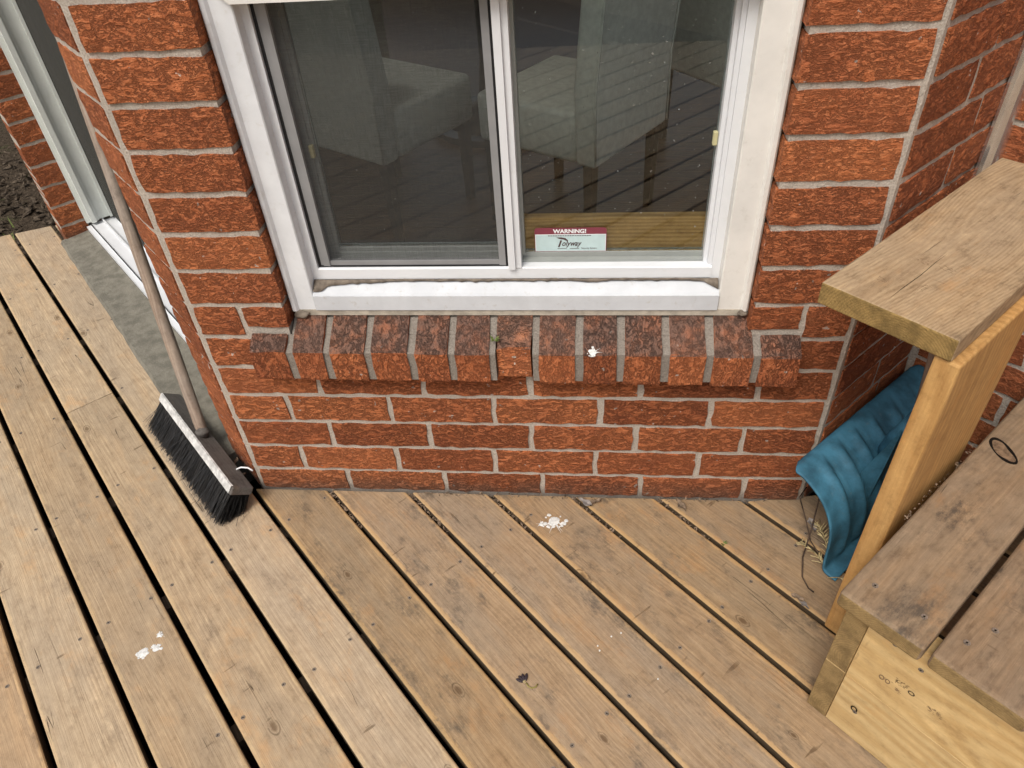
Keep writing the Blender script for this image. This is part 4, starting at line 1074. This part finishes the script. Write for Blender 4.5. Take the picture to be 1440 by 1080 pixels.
leaf((1.045, -.026), .019, 8, M_LEAF, 'brown curled leaf lodged at a board gap by the wall', .5)
leaf((1.262, -.268), .015, 11, M_LEAF, 'brown leaf scrap in a board gap near the step', .9)
leaf((1.272, -.283), .013, 14, M_LEAFG, 'pale leaf scrap in a board gap near the step', .7)
leaf((1.334, -.075), .018, 17, M_LEAFG, 'greyish dead leaf among straw sprigs by the shovel', .2)
leaf((-.012, .028), .016, 21, M_LEAF, 'dark dead leaf between the broom block and the corner', .2) if False else None
# debris between broom and wall corner, on the slab
for i, (n_, v_, rr) in enumerate(((-.005, -.10, .014), (.02, -.155, .012), (-.015, -.045, .014), (.012, -.075, .011))):
    p = NV(n_ - .012, v_); o = leaf((p.x, p.y), rr, 31 + i, M_TWIG if i % 2 else M_LEAF, 'dark dead leaf scrap piled between the broom and the corner', i * 1.1, 'leaf scraps behind the broom'); o.location.z += .026
def litter_strip(pts, label, seed, nchips, sz=1.0):
    b = MB(); rnd = random.Random(seed)
    for i in range(nchips):
        t = rnd.random() ** 1.5; p = pts[0].lerp(pts[1], t) + Vector((rnd.gauss(0, .003) * sz, rnd.gauss(0, .003) * sz, rnd.uniform(-.012, .002)))
        a = rnd.uniform(0, 6.3); l = rnd.uniform(.002, .007) * sz; u = Vector((math.cos(a), math.sin(a), rnd.uniform(-.4, .4))) * l; q = Vector((-math.sin(a), math.cos(a), .2)) * l * .4
        b.add([p - u, p + q, p + u, p - q], [(0, 1, 2, 3)])
    return put('leaf_litter', b.mesh('leaf_litter', M_LEAF, False, False), None, kind='stuff', label=label, cat='litter')
for i, gk in enumerate((-1, -2, -3, -4, -5)):
    nn = C0 - gk * PB; p0 = FR_DECK @ Vector((v_wall(nn) + .002, nn, -.002)); p1 = FR_DECK @ Vector((v_wall(nn) + .16, nn, -.004))
    litter_strip([p0, p1], 'bits of dead leaf caught in a deck gap by the brick wall', 40 + i, 60)
litter_strip([Vector((.42, -.008, .004)), Vector((1.3, -.008, .004))], 'fine brown crumbs strewn along the foot of the brick wall', 60, 150)
p0 = NV(.70, 1.2030, TZ + .001); p1 = NV(.95, 1.2030, TZ + .001); litter_strip([p0, p1], 'fine dead leaf crumbs along the upright plank on the step', 61, 60, .55)
# twigs
b = MB(); P = [(1.330, .003, .045), (1.305, -.035, .055), (1.312, -.085, .035), (1.318, -.125, .012), (1.330, -.150, .004), (1.345, -.165, .0035)]
b.tube([Vector(q) for q in P], .0016, 6); put('bent_twig', b.mesh('bent_twig', M_TWIG, True), None, label='thin dark twig looped against the wall corner by the shovel', cat='twig')
b = MB(); P = [(1.352, -.02, .085), (1.338, -.06, .065), (1.315, -.12, .035), (1.292, -.17, .012), (1.283, -.215, .004), (1.290, -.243, .003), (1.299, -.252, .003)]
b.tube([Vector(q) for q in P], .0017, 6); put('long_twig', b.mesh('long_twig', M_TWIG, True), None, label='long dark curved twig hanging from the shovel over the deck', cat='twig')
def sprig(p, a0, L, seed, label):
    rnd = random.Random(seed); b = MB()
    d = Vector((math.cos(a0), math.sin(a0), .12)); pts = [Vector(p) + d * L * t + Vector((0, 0, .012 * math.sin(t * 3))) for t in (0, .25, .5, .75, 1)]
    b.tube(pts, .0011, 5)
    for k in range(16):
        t = rnd.uniform(.15, 1); q = Vector(p) + d * L * t + Vector((0, 0, .012 * math.sin(t * 3))); s = 1 if k % 2 else -1
        a = a0 + s * rnd.uniform(.5, 1.0); l = L * rnd.uniform(.15, .32)
        e1 = q + Vector((math.cos(a), math.sin(a), rnd.uniform(-.2, .5))) * l; e1.z = max(e1.z, .0015)
        m1 = q.lerp(e1, .5) + Vector((0, 0, .002)); b.tube([q, m1, e1], .0010, 4)
    return put('straw_sprig', b.mesh('straw_sprig', M_STRAW, True), None, label=label, cat='sprig')
sprig((1.338, -.195, .004), 2.15, .075, 1, 'straw-coloured dry sprig pointing to the wall beside the shovel foot')
sprig((1.345, -.180, .006), 1.55, .085, 2, 'upright dry straw sprig against the shovel edge')
sprig((1.350, -.150, .010), 1.75, .070, 5, 'bushy dry straw sprig tucked under the shovel curve')
sprig((1.335, -.215, .003), -.35, .060, 3, 'dry straw sprig pointing from the shovel foot to the step')
def sprout(p, s, seed, label):
    rnd = random.Random(seed); b = MB()
    for k in range(9):
        a = rnd.uniform(0, 6.3); l = s * rnd.uniform(.5, 1); d = Vector((math.cos(a), math.sin(a), rnd.uniform(.2, .9))) * l; w = Vector((-math.sin(a), math.cos(a), 0)) * l * .22; o = Vector(p)
        b.add([o, o + d * .5 + w, o + d, o + d * .5 - w], [(0, 1, 2, 3)])
    o = put('green_sprout', b.mesh('green_sprout', M_GREEN, False, False), None, label=label, cat='sprout'); return o
sprout((1.131, -.131, -.002), .010, 1, 'tiny green sprout growing in a deck board gap')
sprout((.632, -.017, .487), .013, 2, 'tiny green sprig lying on the brick window sill')
# fallen flower head
fl = put('fallen_flower', None, None, Matrix.Translation((.713, -.489, 0)), label='fallen seed head with four dark pods on a curled stalk', cat='seed head')
ffr = Matrix.Translation((.704, -.482, .003))
for i, a in enumerate((2.75, 2.35, 1.95, 1.5)):
    bm = bmesh.new(); bmesh.ops.create_uvsphere(bm, u_segments=10, v_segments=6, radius=1)
    for v in bm.verts: v.co = Vector((v.co.x * .0085, v.co.y * .0033, v.co.z * .0026))
    me = bpy.data.meshes.new('pod'); bm.to_mesh(me); bm.free(); me.materials.append(plain('dark_pod', (.035, .025, .03), .6, .3) if i == 0 else bpy.data.materials['dark_pod'])
    for p in me.polygons: p.use_smooth = True
    put('pod', me, fl, ffr @ Matrix.Rotation(a, 4, 'Z') @ Matrix.Translation((.0125, 0, 0)))
b = MB(); b.tube([(.002, 0, 0), (.006, -.006, 0), (.013, -.010, .0005), (.021, -.007, .001), (.024, -.001, .001)], .0014, 6); put('stalk', b.mesh('stalk', plain('olive_stalk', (.27, .23, .07), .7, .2), True), fl, ffr)
for i in range(3):
    a = 2.6 - i * .45; b = MB(); b.tube([(0, 0, 0), (.006 * math.cos(a), .006 * math.sin(a), .0005)], .0013, 5); put('pale_base', b.mesh('pale_base', M_STRAW, True), fl, ffr)

# ------------------------------------------------------------------ trees behind the viewer (seen only mirrored in the panes)
def tree(x, y, h, seed, label):
    rnd = random.Random(seed); root = put('garden_tree', None, None, Matrix.Translation((x, y, -.3)), label=label, cat='tree')
    b = MB(); b.tube([(x, y, -.35), (x + .02, y, .6), (x - .03, y + .04, h * .5), (x + .05, y, h * .8)], [.13, .10, .08, .04], 10)
    for k in range(7):
        a = rnd.uniform(0, 6.3); z0 = h * rnd.uniform(.4, .75); b.tube([(x, y, z0), (x + math.cos(a) * .7, y + math.sin(a) * .7, z0 + .6), (x + math.cos(a) * 1.3, y + math.sin(a) * 1.3, z0 + 1.0)], [.04, .025, .01], 6)
    put('trunk', b.mesh('trunk', M_BARK, True), root)
    b = MB()
    cl = [Vector((x + rnd.gauss(0, .8), y + rnd.gauss(0, .8), h * rnd.uniform(.5, 1.05))) for _ in range(26)]
    for k in range(4200):
        c = rnd.choice(cl); p = c + Vector((rnd.gauss(0, .28), rnd.gauss(0, .28), rnd.gauss(0, .22)))
        a = Vector((rnd.gauss(0, 1), rnd.gauss(0, 1), rnd.gauss(0, 1))).normalized(); q = a.orthogonal().normalized()
        b.add([p - a * .05, p + q * .022, p + a * .05, p - q * .022], [(0, 1, 2, 3)])
    put('crown', b.mesh('crown', plain('tree_leaf', (.06, .10, .025), .7, .3, .3, 3), False, False), root)
tree(-.9, -7.2, 5.0, 1, 'leafy garden tree on the lawn beyond the deck')
tree(1.9, -8.0, 5.5, 2, 'taller leafy tree on the lawn beyond the deck')
